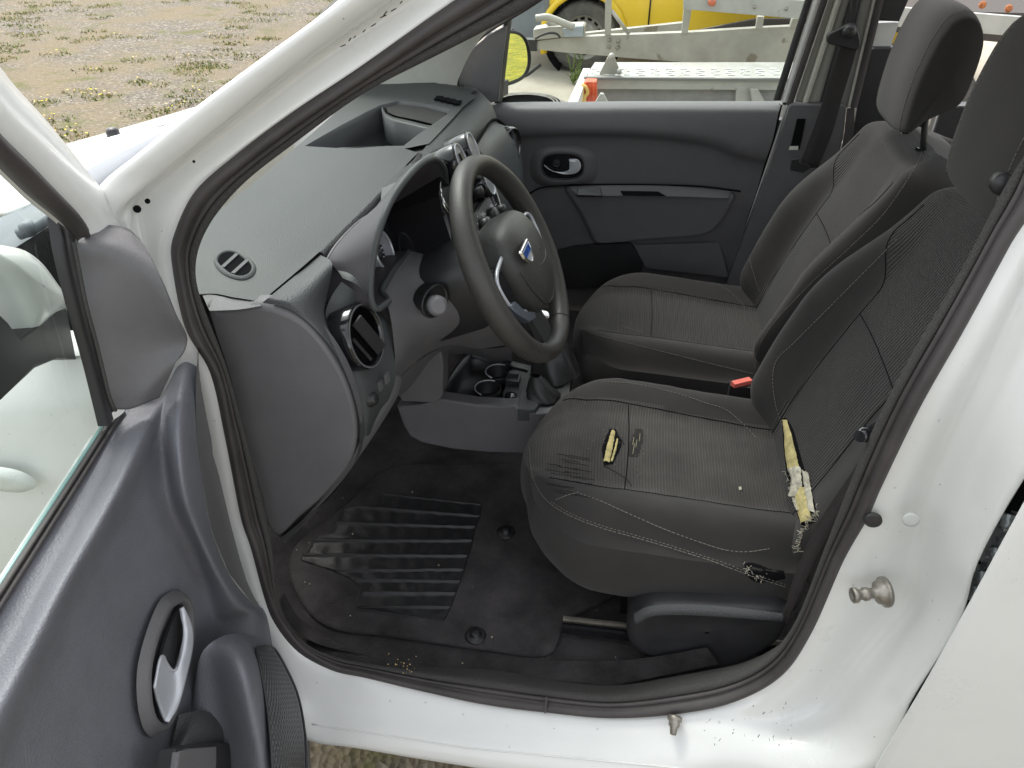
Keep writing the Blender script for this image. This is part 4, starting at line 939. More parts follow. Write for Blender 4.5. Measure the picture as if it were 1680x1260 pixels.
# ================================================================ SEATS
def sstep(a, b, x):
    t = max(0, min(1, (x-a)/(b-a))); return t*t*(3-2*t)
RC = R(20)
def make_seat(cx, dx, dz, driver):
    s = thing_part('driver_seat' if driver else 'passenger_seat')
    hw = .245; x0, x1 = -.15+dx, .345+dx; zc = .722+dz
    def hwf(a):   # half width along the cushion, rounded front corners
        return hw*(1-.05*a)*(1-max(0, 1-a/.36)**2.6*.62) if a < .36 else hw*(1-.05*a)
    def top(a, b):   # a 0 front..1 rear, b -1..1
        # front edge bows forward in the middle
        x = x0+(x1-x0)*a + .03*(b*b)*(1-a)**2
        y = cx+b*hwf(a)
        ab = abs(b); bol = sstep(.42, .74, ab)*.032*(sstep(.0, .35, a)*.75+.25)
        fall = -.052*sstep(.72, 1.0, ab)**1.5 - .030*max(0, 1-a/.14)**2
        z = zc+bol+fall-.022*sstep(.1, 1, a)+.010*math.sin(math.pi*min(1, a*1.1))*(1-ab)
        if driver:
            z += .0016*noise.noise(V((x*30, y*30, 1)))
            if a < .6: z += .0012*math.sin((x*.9+y*.25)*420)*sstep(.0, .2, .5-abs(b+.35))*sstep(.6, .3, a)*(-1)*0
        return V((x, y, z))
    NA, NBb = 70, 70
    def insert(a, b):
        lim = .50+.06*(1-a)
        if a < .22: lim = .547+.27*(1-a/.22)**1.4
        return abs(b) < lim
    bm = NB(); G = [[top(i/(NA-1), -1+2*j/(NBb-1)) for j in range(NBb)] for i in range(NA)]
    grid(bm, G, 0, uvs=lambda i, j: (j/NBb*.5, i/NA*.5), mif=lambda i, j: (1 if insert(i/NA, -1+2*(j+.5)/NBb) else 0))
    # side skirt follows the seam and tucks in under the seat
    edge = [top(i/40, -1) for i in range(40, -1, -1)] + [top(0, -1+2*j/24) for j in range(1, 24)] + [top(i/40, 1) for i in range(41)]
    def skirt(p, k, inset, z):
        c = V((x0+.28, cx, p.z)); d = (p-c); d.z = 0
        f = 1-inset; q = V((c.x+d.x*f, c.y+d.y*f, z)); return q
    rows = [edge]
    for inset, dzz in ((-.012, -.012), (-.025, -.040), (-.02, -.075), (.03, -.115), (.11, -.145)):
        rows.append([skirt(p, 0, inset, p.z+dzz) for p in edge])
    Gs = [parcr([r[j] for r in rows], 18) for j in range(len(edge))]
    grid(bm, [[Gs[j][i] for j in range(len(edge))] for i in range(18)], 0)
    cush = obj('cushion', bm, [M['fab'], M['worn'] if driver else M['rib']], s)
    # seams on the cushion
    def at(u, v):
        z = zc
        for _ in range(14):
            p = Z(u, v, z); a = (p.x-x0)/(x1-x0)
            for _ in range(3):
                aa = max(0, min(1, a)); b = max(-1, min(1, (p.y-cx)/hwf(aa))); a = (p.x-x0-.03*b*b*(1-aa)**2)/(x1-x0)
            z = z*.4+.6*top(max(0, min(1, a)), b).z
        return Z(u, v, z)
    def limc(a): return .50+.06*(1-a) if a >= .22 else .547+.27*(1-a/.22)**1.4
    sl = [[top(a, sg*limc(a))+V((0, 0, .0003)) for a in [.10+.88*k/50 for k in range(51)]] for sg in (-1, 1)]
    sl.append([top(.40-.05*(b*b), b)+V((0, 0, .0003)) for b in [-.52+1.04*k/30 for k in range(31)]])
    return s, cush, top, at, edge, sl
def thing_part(name):
    o = bpy.data.objects.new(name, None); sc.collection.objects.link(o); o.parent = van; ROOTLOC[o.name] = ROOTLOC[van.name]; o.empty_display_size = .1; return o
def stitch(bm, pts, r=.0008, dash_=.006, gap=.0025, lift=V((0, 0, 0))):
    P = crom(pts, max(20, int(sum((V(pts[i+1])-V(pts[i])).length for i in range(len(pts)-1))/.0015)))
    acc = 0; seg = [P[0]]
    for a, b in zip(P, P[1:]):
        acc += (b-a).length
        if acc % (dash_+gap) < dash_: seg.append(b)
        else:
            if len(seg) > 1: tube(bm, [q+lift for q in seg], r, 4)
            seg = [b]
    if len(seg) > 1: tube(bm, [q+lift for q in seg], r, 4)
def make_back(s, cx, dx, dz, driver):
    O = V((.335+dx, cx, .665+dz)); hu = V((math.sin(RC), 0, math.cos(RC))); nf = V((-math.cos(RC), 0, math.sin(RC))); wy = V((0, 1, 0))
    H = .60
    def wid(h):
        t = h/H
        w = .222+.035*sstep(0, .35, t)-.030*sstep(.55, .85, t)
        if t > .80: w *= math.sqrt(max(0, 1-((t-.80)/.22)**2))*.35+.65
        if t > .93: w *= 1-.25*((t-.93)/.07)**2
        return w
    def sf(h, b):
        w = wid(h); ab = abs(b); t = h/H
        bol = sstep(.45, .76, ab)*(.062*sstep(-.05, .15, t)*(1-sstep(.45, .95, t))+.006)
        if driver and b < 0: bol *= .30
        f = .012+bol-.075*sstep(.78, 1.0, ab)**1.6+.014*math.sin(math.pi*min(1, t*1.3))*(1-ab*ab)-.07*sstep(.88, 1.02, t)**2
        return O+hu*h+wy*(b*w*(1.13 if (driver and b < 0) else 1))+nf*f
    NH, NW = 80, 64
    def ins(t, b):
        lim = .50-.06*sstep(0, .5, t)+.30*sstep(.62, .80, t)
        return abs(b) < lim and t < .97
    bm = NB(); G = [[sf(H*i/(NH-1), -1+2*j/(NW-1)) for j in range(NW)] for i in range(NH)]
    grid(bm, G, 0, uvs=lambda i, j: (i/NH*H, j/NW*.5), mif=lambda i, j: (1 if ins(i/NH, -1+2*(j+.5)/NW) else 0))
    edge = [sf(H*i/50, -1) for i in range(51)] + [sf(H, -1+2*j/24) for j in range(1, 24)] + [sf(H*i/50, 1) for i in range(50, -1, -1)]
    cc = O+hu*.3
    rows = [edge]
    for k, (ins_, back) in enumerate(((-.03, .014), (-.035, .045), (-.0, .085), (.12, .11), (.98, .12))):
        rr = []
        for p in edge:
            q = p-cc; hh = q.dot(hu); ww = q.dot(wy); nn_ = q.dot(nf); rr.append(cc+hu*hh*(1-max(ins_, 0)*(1 if ins_ < .5 else 1))+wy*ww*(1-ins_)+nf*(-.055 if False else nn_-back))
        rows.append(rr)
    Gs = [parcr([r[j] for r in rows], 20) for j in range(len(edge))]
    grid(bm, [[Gs[j][i] for j in range(len(edge))] for i in range(20)], 0)
    bk = obj('backrest', bm, [M['fab'], M['rib']], s)
    def at(u, v):
        off = .02
        for _ in range(14):
            p = PL(u, v, O+nf*off, nf); q = p-O; h = max(0, min(H, q.dot(hu))); b = q.dot(wy)/wid(h); b = max(-1, min(1, b/1.13 if (driver and b < 0) else b))
            off = off*.4+.6*(sf(h, b)-O).dot(nf)
        return PL(u, v, O+nf*off, nf)
    limb = lambda t: .50-.06*sstep(0, .5, t)+.30*sstep(.62, .80, t)
    sl = [[sf(H*t, sg*limb(t))+nf*.0003 for t in [.03+.85*k/60 for k in range(61)]] for sg in (-1, 1)]
    sl.append([sf(H*(.56-.05*(b*b)), b)+nf*.0003 for b in [-.45+.90*k/30 for k in range(31)]])
    # headrest
    hc = V((.545, cx, 1.366)) if driver else V((.606, cx, 1.293)); OH, ON = hu, nf; HA = R(3); hu = V((math.sin(HA), 0, math.cos(HA))); nf = V((-math.cos(HA), 0, math.sin(HA))); prof_ = [(.054, -.126), (.062, -.03), (.050, .065), (.028, .108), (-.012, .112), (-.045, .070), (-.052, .0), (-.045, -.055), (-.015, -.078), (.02, -.100)]
    bm = NB(); pr = crom([V((a, b, 0)) for a, b in prof_], 44, True); G = []; seamrows = []
    for j in range(29):
        t = -1+2*j/28; k = (1-abs(t)**3.4)**.42 if abs(t) < 1 else 0
        k2 = .30+.70*k if abs(t) < 1 else .02; 
        row = [hc+wy*(t*.138)+nf*(p.x*(.55+.45*k)*(1 if abs(t) < 1 else .001))+hu*(p.y*(.72+.28*k)*(1 if abs(t) < 1 else .001)) for p in pr]
        G.append(row)
    grid(bm, G, 0, True); hr = obj('headrest', bm, M['fab'], s)
    bm = NB()
    for jj in (4, 24):
        row = G[jj]; stitch(bm, [row[k % 44]+(row[k % 44]-hc).normalized()*.0012 for k in list(range(0, 22))], .0007, .0045, .002)
    obj('headrest_stitching', bm, M['thread'], s); hb_ = hc-hu*.08; hu, nf = OH, ON
    for sg in (-.062, .062):
        bm = NB(); a = O+hu*.572-nf*.045+wy*sg; tube(bm, [a, V((hb_.x, a.y, hb_.z))], .0065, 12); obj('headrest_post', bm, M['black'], s)
        bm = NB(); lathe(bm, a+hu*.006, hu, [(.020, -.01), (.021, .0), (.018, .010), (.0, .012)], 20, sx=1, sy=1.3); obj('post_guide', bm, M['gloss'], s)
    return bk, sf, at, sl
for driver, cx, dx, dz in ((True, .330, 0, 0), (False, .985, .05, -.078)):
    s, cush, top, at, edge, slc = make_seat(cx, dx, dz, driver); bk, sf, bat, slb = make_back(s, cx, dx, dz, driver)
    L3 = lambda p: p+(CAM-p).normalized()*.0010
    sh_ = surf([cush, bk]); at = lambda u, v: sh_(u, v, .0006); bat = at
    def trace(ln, lift=.001, step=5):
        P_ = [V((u, v, 0)) for u, v in ln]; L_ = sum((P_[i+1]-P_[i]).length for i in range(len(P_)-1)); out = [[]]
        for q in crom(P_, max(3, int(L_/step))):
            p = sh_.hit(q.x, q.y, lift)
            if p is None or (out[-1] and (out[-1][-1]-p).length > .03):
                if out[-1]: out.append([])
                if p is None: continue
            out[-1].append(p)
        return [o for o in out if len(o) > 2]
    bm = NB()
    if driver:
        pipe = [(869, 735), (872, 770), (884, 803), (905, 827), (940, 848), (990, 867), (1050, 884), (1110, 902), (1180, 925), (1240, 947), (1288, 962)]
        [stitch(bm, q, .00065, .006, .002) for q in trace(pipe)]; [stitch(bm, q, .0005, .004, .003) for q in trace([(u, v-4) for u, v in pipe[3:]])]
    if driver:
        for ln in ([(990, 626), (1040, 630), (1100, 643), (1160, 662), (1190, 672), (1215, 692), (1240, 718)], [(952, 810), (985, 822), (1030, 842), (1090, 868), (1150, 890), (1190, 902), (1225, 905), (1262, 900)], [(912, 820), (930, 813), (950, 808)]):
            [stitch(bm, q, .00065, .0055, .0022) for q in trace(ln)]
        for ln in ([(1283, 697), (1272, 660), (1268, 620), (1275, 590), (1300, 565), (1350, 515), (1400, 465), (1440, 425), (1472, 392)],):
            [stitch(bm, q, .00065, .0055, .0022) for q in trace(ln)]
    else:
        for ln in ([(1035, 442), (1080, 443), (1130, 452), (1180, 468), (1205, 485), (1225, 508)], [(1020, 535), (1040, 541), (1055, 546)], [(965, 545), (1000, 555), (1080, 575), (1160, 595), (1235, 613)]):
            [stitch(bm, q, .0005, .005, .002) for q in trace(ln)]
        for ln in ([(1246, 478), (1234, 440), (1230, 415), (1240, 385), (1270, 340), (1320, 285), (1388, 222)], [(1238, 605), (1245, 570), (1270, 530), (1330, 465), (1400, 400), (1450, 350), (1495, 285), (1512, 250), (1515, 215), (1505, 190)]):
            [stitch(bm, q, .0005, .005, .002) for q in trace(ln)]
    obj('seat_stitching', bm, M['thread'], s)
    bm = NB()   # dark seams between panels
    for q in slc+slb: tube(bm, q, .0010, 5)
    obj('panel_seam', bm, M['dark'], s)
    if driver:
        def patch(fn, pts, m, lift, name, th=.0015):
            bm = NB(); q = [fn(u, v) for u, v in pts]; q = [p+(CAM-p).normalized()*lift for p in q]; plate(bm, q, th); return obj(name, bm, m, s)
        def drape(bm, Lp, Rp, lift, wob=0, n=16, k=5, seed=0):
            A_ = crom([V((u, v, 0)) for u, v in Lp], n); B_2 = crom([V((u, v, 0)) for u, v in Rp], n); rr_ = random.Random(seed); G = []
            for i in range(n):
                row = []
                for j in range(k):
                    t = j/(k-1); p = A_[i].lerp(B_2[i], t); e = 0 if 0 < j < k-1 else 1
                    row.append(sh_(p.x+rr_.uniform(-wob, wob), p.y+rr_.uniform(-wob, wob), lift*(1-.6*e)+rr_.uniform(-1, 1)*wob*.0004))
                G.append(row)
            grid(bm, G)
        bm = NB(); drape(bm, [(1000, 704), (988, 735), (991, 764)], [(1010, 704), (1020, 728), (1006, 762)], .0008, .4, 24, 6, 8); obj('worn_hole', bm, M['dark'], s)
        bm = NB(); drape(bm, [(1003, 707), (995, 735), (990, 758)], [(1009, 710), (1005, 735), (999, 760)], .0038, .5, 20, 4, 9); drape(bm, [(1012, 720), (1006, 742), (1001, 757)], [(1014, 721), (1010, 742), (1004, 758)], .0025, .5, 16, 3, 10); obj('exposed_foam', bm, M['foam'], s)
        bm = NB(); drape(bm, [(1042, 704), (1034, 725), (1028, 750)], [(1055, 704), (1054, 728), (1046, 750)], .0004, 1.2, 24, 6, 11); obj('rubbed_patch', bm, mat('rubbed_fabric', (.017, .0155, .015), .95), s)
        bm = NB()
        for a, b in (((1038, 745), (1041, 728)), ((1045, 722), (1043, 734)), ((1050, 712), (1049, 724)), ((1040, 718), (1038, 730))): tube(bm, [L3(at(*a)), L3(at(*b))], .0008, 4)
        for _ in range(26):
            u, v = random.uniform(955, 1060), random.uniform(700, 800); p = L3(at(u, v)); tube(bm, [p, p+V((random.uniform(-1, 1), random.uniform(-1, 1), .2))*.0015], .0004, 4)
        obj('loose_threads', bm, mat('threads', (.30, .27, .18), .9), s)
        # long tear at the foot of the backrest: dark gap, foam, cloth shreds
        bm = NB(); drape(bm, [(1284, 686), (1285, 725), (1290, 770), (1299, 815), (1312, 855), (1318, 866)], [(1291, 686), (1302, 705), (1316, 755), (1328, 795), (1339, 835), (1336, 856)], .0012, n=40, k=8); obj('backrest_tear', bm, M['dark'], s)
        bm = NB(); drape(bm, [(1286, 690), (1288, 712), (1290, 745), (1294, 771)], [(1293, 690), (1300, 712), (1308, 745), (1313, 768)], .006, .5, 20, 5, 1)
        drape(bm, [(1303, 802), (1308, 832), (1316, 860)], [(1324, 800), (1330, 832), (1333, 854)], .006, .5, 14, 5, 2); obj('tear_foam', bm, M['foam'], s)
        bm = NB(); rnd = random.Random(4)
        drape(bm, [(1296, 771), (1302, 792), (1299, 816)], [(1316, 766), (1319, 798), (1310, 816)], .009, 1.2, 18, 6, 3)
        drape(bm, [(1320, 772), (1325, 808), (1332, 842)], [(1329, 776), (1337, 822), (1340, 842)], .009, .8, 20, 4, 4)
        drape(bm, [(1300, 800), (1305, 822), (1312, 842)], [(1304, 800), (1310, 822), (1315, 840)], .008, .8, 12, 3, 5)
        for k in range(60):   # frayed threads along the edges
            t = rnd.random(); u = 1324+14*t+rnd.uniform(-2, 1) if rnd.random() < .5 else 1290+22*t; v = 775+70*t
            p = L3(bat(u, v)); p = p+(CAM-p).normalized()*.005; q = p+V((rnd.uniform(-1, .4), rnd.uniform(-1, 1), rnd.uniform(-.6, .8)))*.006; tube(bm, [p, (p+q)/2+V((0, 0, .001)), q], .0004, 4)
        pts = [(1341, 835), (1336, 848), (1326, 858), (1318, 870), (1314, 885), (1308, 905)]
        for k in range(70):
            i = rnd.randrange(5); t = rnd.random(); u = pts[i][0]+(pts[i+1][0]-pts[i][0])*t; v = pts[i][1]+(pts[i+1][1]-pts[i][1])*t
            p = bat(u, v); p = p+(CAM-p).normalized()*.008; q = p+V((rnd.uniform(-1, 1), rnd.uniform(-1, 1), rnd.uniform(-1, 1)))*.009; tube(bm, [p, (p+q)/2+V((rnd.uniform(-1, 1), rnd.uniform(-1, 1), 0))*.003, q], .00045, 4)
        for c_ in ((1226, 935), (1245, 945)):
            for k in range(16):
                p = at(c_[0]+rnd.gauss(0, 5), c_[1]+rnd.gauss(0, 4)); p = p+(CAM-p).normalized()*.003; q = p+V((rnd.uniform(-1, 1), rnd.uniform(-1, 1), rnd.uniform(-1, 1)))*.004; tube(bm, [p, (p+q)/2+V((rnd.uniform(-1, 1), rnd.uniform(-1, 1), 0))*.002, q], .0004, 4)
        obj('frayed_shreds', bm, M['fray'], s)
        bm = NB(); drape(bm, [(1222, 924), (1240, 924), (1265, 934), (1286, 936)], [(1222, 942), (1240, 955), (1262, 955), (1288, 950)], .0006, .8, 24, 6, 12); obj('worn_hole', bm, M['dark'], s)
        patch(at, [(1212, 799), (1216, 798), (1217, 803), (1213, 804)], M['fray'], .003, 'foam_crumb')
        # cushion front wrinkles drawn as dark lines, their shade put into the colour
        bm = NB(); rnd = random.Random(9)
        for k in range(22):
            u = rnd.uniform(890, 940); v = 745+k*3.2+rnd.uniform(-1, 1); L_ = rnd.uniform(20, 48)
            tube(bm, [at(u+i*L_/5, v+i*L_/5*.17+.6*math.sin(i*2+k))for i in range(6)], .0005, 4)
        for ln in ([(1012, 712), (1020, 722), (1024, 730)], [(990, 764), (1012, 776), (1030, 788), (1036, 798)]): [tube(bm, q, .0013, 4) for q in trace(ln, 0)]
        obj('crease_shade', bm, mat('crease_shadow', (.014, .013, .013), .95), s)
    # plastic side cover, recliner, seat frame
    y_ = cx-.262 if driver else cx-.262
    bm = NB()
    if driver:
        vp = [(1028, 1022), (1038, 1005), (1060, 990), (1100, 985), (1180, 988), (1286, 998), (1287, 1030), (1268, 1052), (1230, 1075), (1190, 1092), (1110, 1080), (1050, 1066), (1032, 1050)]
        q = [Y(u, v, .070) for u, v in vp]; c = Y(1160, 1035, .06)
        loops(bm, [[p+V((0, .06, 0)) for p in q], q, [p+(c-p)*.05+V((0, -.010, 0)) for p in q], [p+(c-p)*.16+V((0, -.013, -.002)) for p in q], [p+(c-p)*.24+V((0, -.006, -.003)) for p in q], [p+(c-p)*.97+V((0, -.004, 0)) for p in q]], 70)
        obj('side_cover', bm, M['black'], s)
        bm = NB(); strip(bm, [Y(1040, 1007, .060), Y(1060, 996, .058), Y(1100, 991, .058), Y(1180, 994, .058), Y(1284, 1006, .058)], [Y(1045, 1024, .056), Y(1066, 1012, .052), Y(1105, 1009, .052), Y(1180, 1012, .052), Y(1284, 1020, .054)], 30, prof=[(0, 0), (.3, .004), (.7, .004), (1, 0)]); obj('cover_ridge', bm, M['dashsoft'], s)
        bm = NB(); tube(bm, [Z(962, 945, .50), Z(925, 930, .49), Z(905, 915, .485), Z(888, 893, .485), Z(882, 878, .49), Z(890, 873, .50), Z(905, 880, .51)], .0055, 8, samples=30); obj('slide_lever', bm, M['gloss'], s)
        for dy_ in (0, .016):
            bm = NB(); a = Z(922, 1030, .452)+V((0, dy_, 0)); b = V((.62, a.y+.01, .452)); bar(bm, a, b, .012, .016); bar(bm, a+V((.0, 0, .009)), b+V((0, 0, .009)), .004, .006); obj('slide_rail', bm, M['metal'] if dy_ else M['gloss'], s)
        bm = NB(); p = Y(1424, 714, .055); q = Y(1410, 716, .02); tube(bm, [p+V((.03, .03, 0)), p, Y(1420, 712, .03), q], [.009, .011, .011, .008], 12); obj('belt_guide_clip', bm, M['gloss'], s)
        bm = NB(); lathe(bm, Y(1644, 302, .16), V((-.3, -1, .2)), [(.013, -.02), (.013, .004), (.010, .008), (0, .009)], 28); obj('height_knob', bm, M['black'], s)
    bm = NB(); box(bm, (.19+dx, cx, .50+dz*.5), (.26, .34, .10)); obj('seat_base', bm, M['dark'], s)
# seat belt buckle between the seats
bm = NB(); a = Z(1202, 631, .70); b = Z(1231, 624, .70); box(bm, (a+b)/2, ((b-a).length, .014, .010), ((b-a).normalized(), V((0, 0, 1)).cross((b-a).normalized()), V((0, 0, 1))))
buck = part('belt_buckle', bm, M['red'])
bm = NB(); c = (a+b)/2; box(bm, c-V((-.004, 0, .05)), (.055, .022, .09)); obj('buckle_body', bm, M['black'], buck)
# driver belt webbing beside the seat
bm = NB(); strip(bm, [AP(1598, 430, .075), AP(1490, 610, .06), AP(1420, 740, .05), AP(1350, 845, .045), AP(1320, 900, .04), AP(1298, 960, .04), AP(1285, 1010, .04)], [AP(1612, 440, .05), AP(1500, 620, .035), AP(1436, 745, .03), AP(1390, 830, .025), AP(1345, 905, .025), AP(1312, 975, .03), AP(1290, 1025, .035)], 30); part('driver_belt', bm, M['belt'], solid=.0015)

# ================================================================ FAR (PASSENGER) DOOR
FY = 1.37
bm = NB()
def rowy(pts, y): return [Y(u, v, y) for u, v in pts]
us = [790, 830, 880, 950, 1030, 1110, 1190, 1240, 1270]
def row_at(vs, ys): return [Y(u, v, y) for u, v, y in zip([u for u, _ in vs], [v for _, v in vs], ys if isinstance(ys, (list, tuple)) else [ys]*len(vs))]
topl = [(790, 169), (830, 168), (880, 167), (950, 167), (1030, 166), (1110, 166), (1190, 166), (1240, 166), (1281, 166)]
fd = [row_at(topl, 1.42),
      row_at([(u, v+3) for u, v in topl], 1.39),
      row_at([(u, v+9) for u, v in topl[:-1]]+[(1280, 176)], 1.365),
      row_at([(u, v+20) for u, v in topl[:-1]]+[(1277, 186)], 1.350),
      row_at([(795, 205), (835, 205), (885, 206), (955, 207), (1030, 208), (1110, 212), (1185, 220), (1225, 232), (1268, 228)], 1.342),
      row_at([(800, 222), (840, 221), (885, 219), (955, 218), (1030, 219), (1105, 224), (1175, 234), (1212, 250), (1258, 258)], 1.345),
      row_at([(805, 236), (845, 234), (888, 231), (955, 229), (1030, 231), (1100, 237), (1165, 247), (1200, 262), (1252, 276)], 1.362),
      row_at([(815, 280), (850, 280), (890, 282), (955, 285), (1030, 288), (1100, 292), (1165, 297), (1200, 305), (1240, 318)], 1.366),
      row_at([(830, 330), (860, 332), (895, 335), (950, 338), (1030, 340), (1100, 343), (1150, 346), (1190, 350), (1228, 352)], 1.366),
      row_at([(840, 380), (870, 382), (900, 385), (950, 388), (1030, 392), (1100, 394), (1150, 395), (1185, 398), (1215, 398)], 1.368),
      row_at([(850, 430), (880, 432), (910, 435), (950, 438), (1030, 442), (1090, 445), (1130, 448), (1170, 452), (1198, 455)], 1.37),
      row_at([(860, 520), (890, 525), (920, 530), (950, 535), (1030, 540), (1080, 545), (1120, 550), (1150, 555), (1170, 560)], 1.38)]
fdoor = thing_part('passenger_door')
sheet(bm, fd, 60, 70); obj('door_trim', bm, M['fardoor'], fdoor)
bm = NB(); ap = [(928, 309), (960, 304), (1060, 306), (1150, 310), (1203, 318), (1200, 335), (1188, 358), (1172, 376), (1150, 384), (1060, 391), (978, 398), (965, 378), (948, 345)]
q = [Y(u, v, 1.352) for u, v in ap]; c = Y(1075, 350, 1.33)
loops(bm, [[p+V((0, .03, 0)) for p in q], q, [p+(c-p)*.03+V((0, -.010, 0)) for p in q], [p+(c-p)*.07+V((0, -.014, 0)) for p in q]], 80, cap=True); obj('armrest', bm, M['fardoor'], fdoor)
bm = NB(); strip(bm, [Y(932, 307, 1.345), Y(1000, 303, 1.345), Y(1100, 305, 1.345), Y(1198, 314, 1.345)], [Y(948, 320, 1.322), Y(1000, 321, 1.318), Y(1100, 322, 1.318), Y(1194, 325, 1.322)], 30, prof=[(0, 0), (.2, .003), (1, 0)]); obj('armrest_top', bm, M['fardoor'], fdoor)
bm = NB(); tube(bm, [Y(868, 318, 1.358), Y(885, 309, 1.358), (Y(910, 305, 1.356)), Y(960, 303, 1.345), Y(1060, 303, 1.345), Y(1150, 306, 1.35), Y(1215, 314, 1.36)], .0025, 5, samples=50); obj('trim_groove', bm, M['dark'], fdoor)
bm = NB(); plate(bm, [Y(948, 309, 1.328), Y(985, 308, 1.328), Y(988, 321, 1.312), Y(946, 320, 1.312)], .012, bev=.002); sw_ = obj('window_switch', bm, M['gloss'], fdoor)
bm = NB(); plate(bm, [Y(1018, 313, 1.323), Y(1080, 314, 1.323), Y(1092, 321, 1.315), (Y(1022, 320, 1.315))], .004); obj('pull_slot', bm, M['dark'], fdoor)
bm = NB(); oc = Y(921, 273, 1.352)
def oval(cx_, cy_, ru, rv, y, n=40, p=2.8):
    out = []
    for k in range(n):
        a = k/n*2*math.pi; c_, s_ = math.cos(a), math.sin(a); out.append(Y(cx_+ru*math.copysign(abs(c_)**(2/p), c_), cy_+rv*math.copysign(abs(s_)**(2/p), s_), y))
    return out
loops(bm, [oval(925, 273, 56, 36, 1.366), oval(924, 273, 46, 30, 1.352), oval(923, 273, 37, 24, 1.346), oval(923, 273, 34, 21, 1.349), oval(923, 273, 33, 20, 1.36)], 40); obj('handle_bezel', bm, M['fardoor'], fdoor)
bm = NB(); plate(bm, oval(923, 273, 33.5, 20.5, 1.352), .004); obj('handle_recess', bm, M['gloss'], fdoor)
bm = NB(); loops(bm, [oval(923, 273, 35, 22, 1.346, p=2.8), oval(923, 273, 33.5, 20.5, 1.344), oval(923, 273, 32, 19.5, 1.348)], 40); obj('bezel_edge', bm, M['black'], fdoor)
bm = NB(); sheet(bm, [[Y(893, 270, 1.350), Y(905, 279, 1.343), Y(925, 286, 1.336), Y(945, 284, 1.334), Y(953, 274, 1.335), Y(948, 262, 1.338), Y(933, 261, 1.344)], [Y(893, 272, 1.350), Y(905, 280, 1.343), Y(926, 282, 1.339), Y(936, 276, 1.339), Y(940, 271, 1.340), Y(938, 266, 1.341), Y(933, 264, 1.345)]], 50, 6)
sheet(bm, [[Y(926, 281, 1.339), Y(934, 278, 1.339), Y(934, 262, 1.344)], [Y(935, 284, 1.338), Y(946, 278, 1.336), Y(945, 263, 1.339)]], 10, 8); obj('door_handle', bm, M['silver'], fdoor, solid=.002)
bm = NB(); lathe(bm, Y(913, 268, 1.350), V((0, -1, 0)), [(.011, 0), (.011, .002), (.008, .002), (.007, .0005), (.004, .0005), (.004, .002), (0, .002)], 20); obj('lock_screw', bm, M['black'], fdoor)
bm = NB(); q = [Y(u, v, 1.352) for u, v in ((905, 432), (915, 412), (945, 404), (1000, 400), (1035, 400), (1055, 425), (1050, 470), (905, 475))]; plate(bm, q, .01); obj('door_pocket', bm, M['black'], fdoor)
bm = NB(); strip(bm, [Y(1040, 402, 1.35), Y(1060, 440, 1.35)], [Y(1180, 398, 1.35), Y(1195, 455, 1.35)], 8); obj('pocket_panel', bm, M['fardoor'], fdoor)
# window frame: front sail, glass, rear bars
bm = NB(); q = [Y(u, v, 1.365) for u, v in ((756, 160), (751, 135), (758, 108), (775, 80), (800, 60), (832, 42), (824, 100), (817, 168), (790, 168))]; plate(bm, q, .03, bev=.004); obj('sail_panel', bm, M['side'], fdoor)
bm = NB(); strip(bm, [Y(749, 162, 1.355), Y(743, 135, 1.355), Y(750, 104, 1.355), Y(770, 72, 1.355), Y(798, 48, 1.355), Y(860, 8, 1.345), Y(905, -22, 1.34)], [Y(757, 162, 1.355), Y(752, 135, 1.355), Y(759, 107, 1.355), Y(778, 77, 1.355), Y(804, 54, 1.355), Y(868, 16, 1.345), Y(912, -14, 1.34)], 40, prof=[(0, -.01), (.2, .008), (.8, .008), (1, -.01)]); obj('frame_seal', bm, M['rubber'], fdoor)
bm = NB()
bar(bm, Y(834, 30, 1.39), Y(818, 168, 1.40), .02, .012); obj('window_run', bm, M['black'], fdoor)
def vband(u0t, u1t, u0b, u1b, vt, vb, y, m, name, parent, th=.01, lift=0, vb2=None):
    bm = NB(); strip(bm, [Y(u0t+(u0t-u0b)*.9, -165, y+.0) if vt == 0 else Y(u0t, vt, y), Y(u0b, vb, y)], [Y(u1t+(u1t-u1b)*.9, -165, y) if vt == 0 else Y(u1t, vt, y), Y(u1b, vb2 if vb2 is not None else vb, y)], 12, prof=[(0, -.008), (.12, lift), (.88, lift), (1, -.008)], linear=True); return obj(name, bm, m, parent)
vband(1324, 1337, 1269, 1282, 0, 165, 1.375, M['black'], 'window_run', fdoor)
vband(1336, 1351, 1281, 1291, 0, 172, 1.372, M['paint_far'], 'door_frame', fdoor)
bm = NB(); strip(bm, [Y(1284, 168, 1.372), Y(1288, 176, 1.372), Y(1264, 250, 1.372), Y(1232, 345, 1.372), Y(1200, 440, 1.375), Y(1188, 468, 1.375)], [Y(1290, 168, 1.372), Y(1294, 178, 1.372), Y(1271, 250, 1.372), Y(1237, 345, 1.372), Y(1203, 440, 1.375), Y(1192, 468, 1.375)], 20); obj('door_edge', bm, M['paint_far'], fdoor)
bm = NB(); strip(bm, [Y(1278, 170, 1.38), Y(1258, 250, 1.38), Y(1228, 345, 1.38), Y(1192, 465, 1.38)], [Y(1284, 170, 1.38), Y(1265, 250, 1.38), Y(1233, 345, 1.38), Y(1200, 465, 1.38)], 20); obj('edge_gap', bm, M['dark'], fdoor)
# window glass
bm = NB(); plate(bm, [Y(815, 172, 1.41), Y(838, 22, 1.39), Y(905, -30, 1.38), Y(1090, -170, 1.34), Y(1385, -170, 1.34), Y(1330, 0, 1.38), Y(1276, 172, 1.41)], .003); obj('window_glass', bm, glassmat('side_glass', (.93, .96, .94)), fdoor)
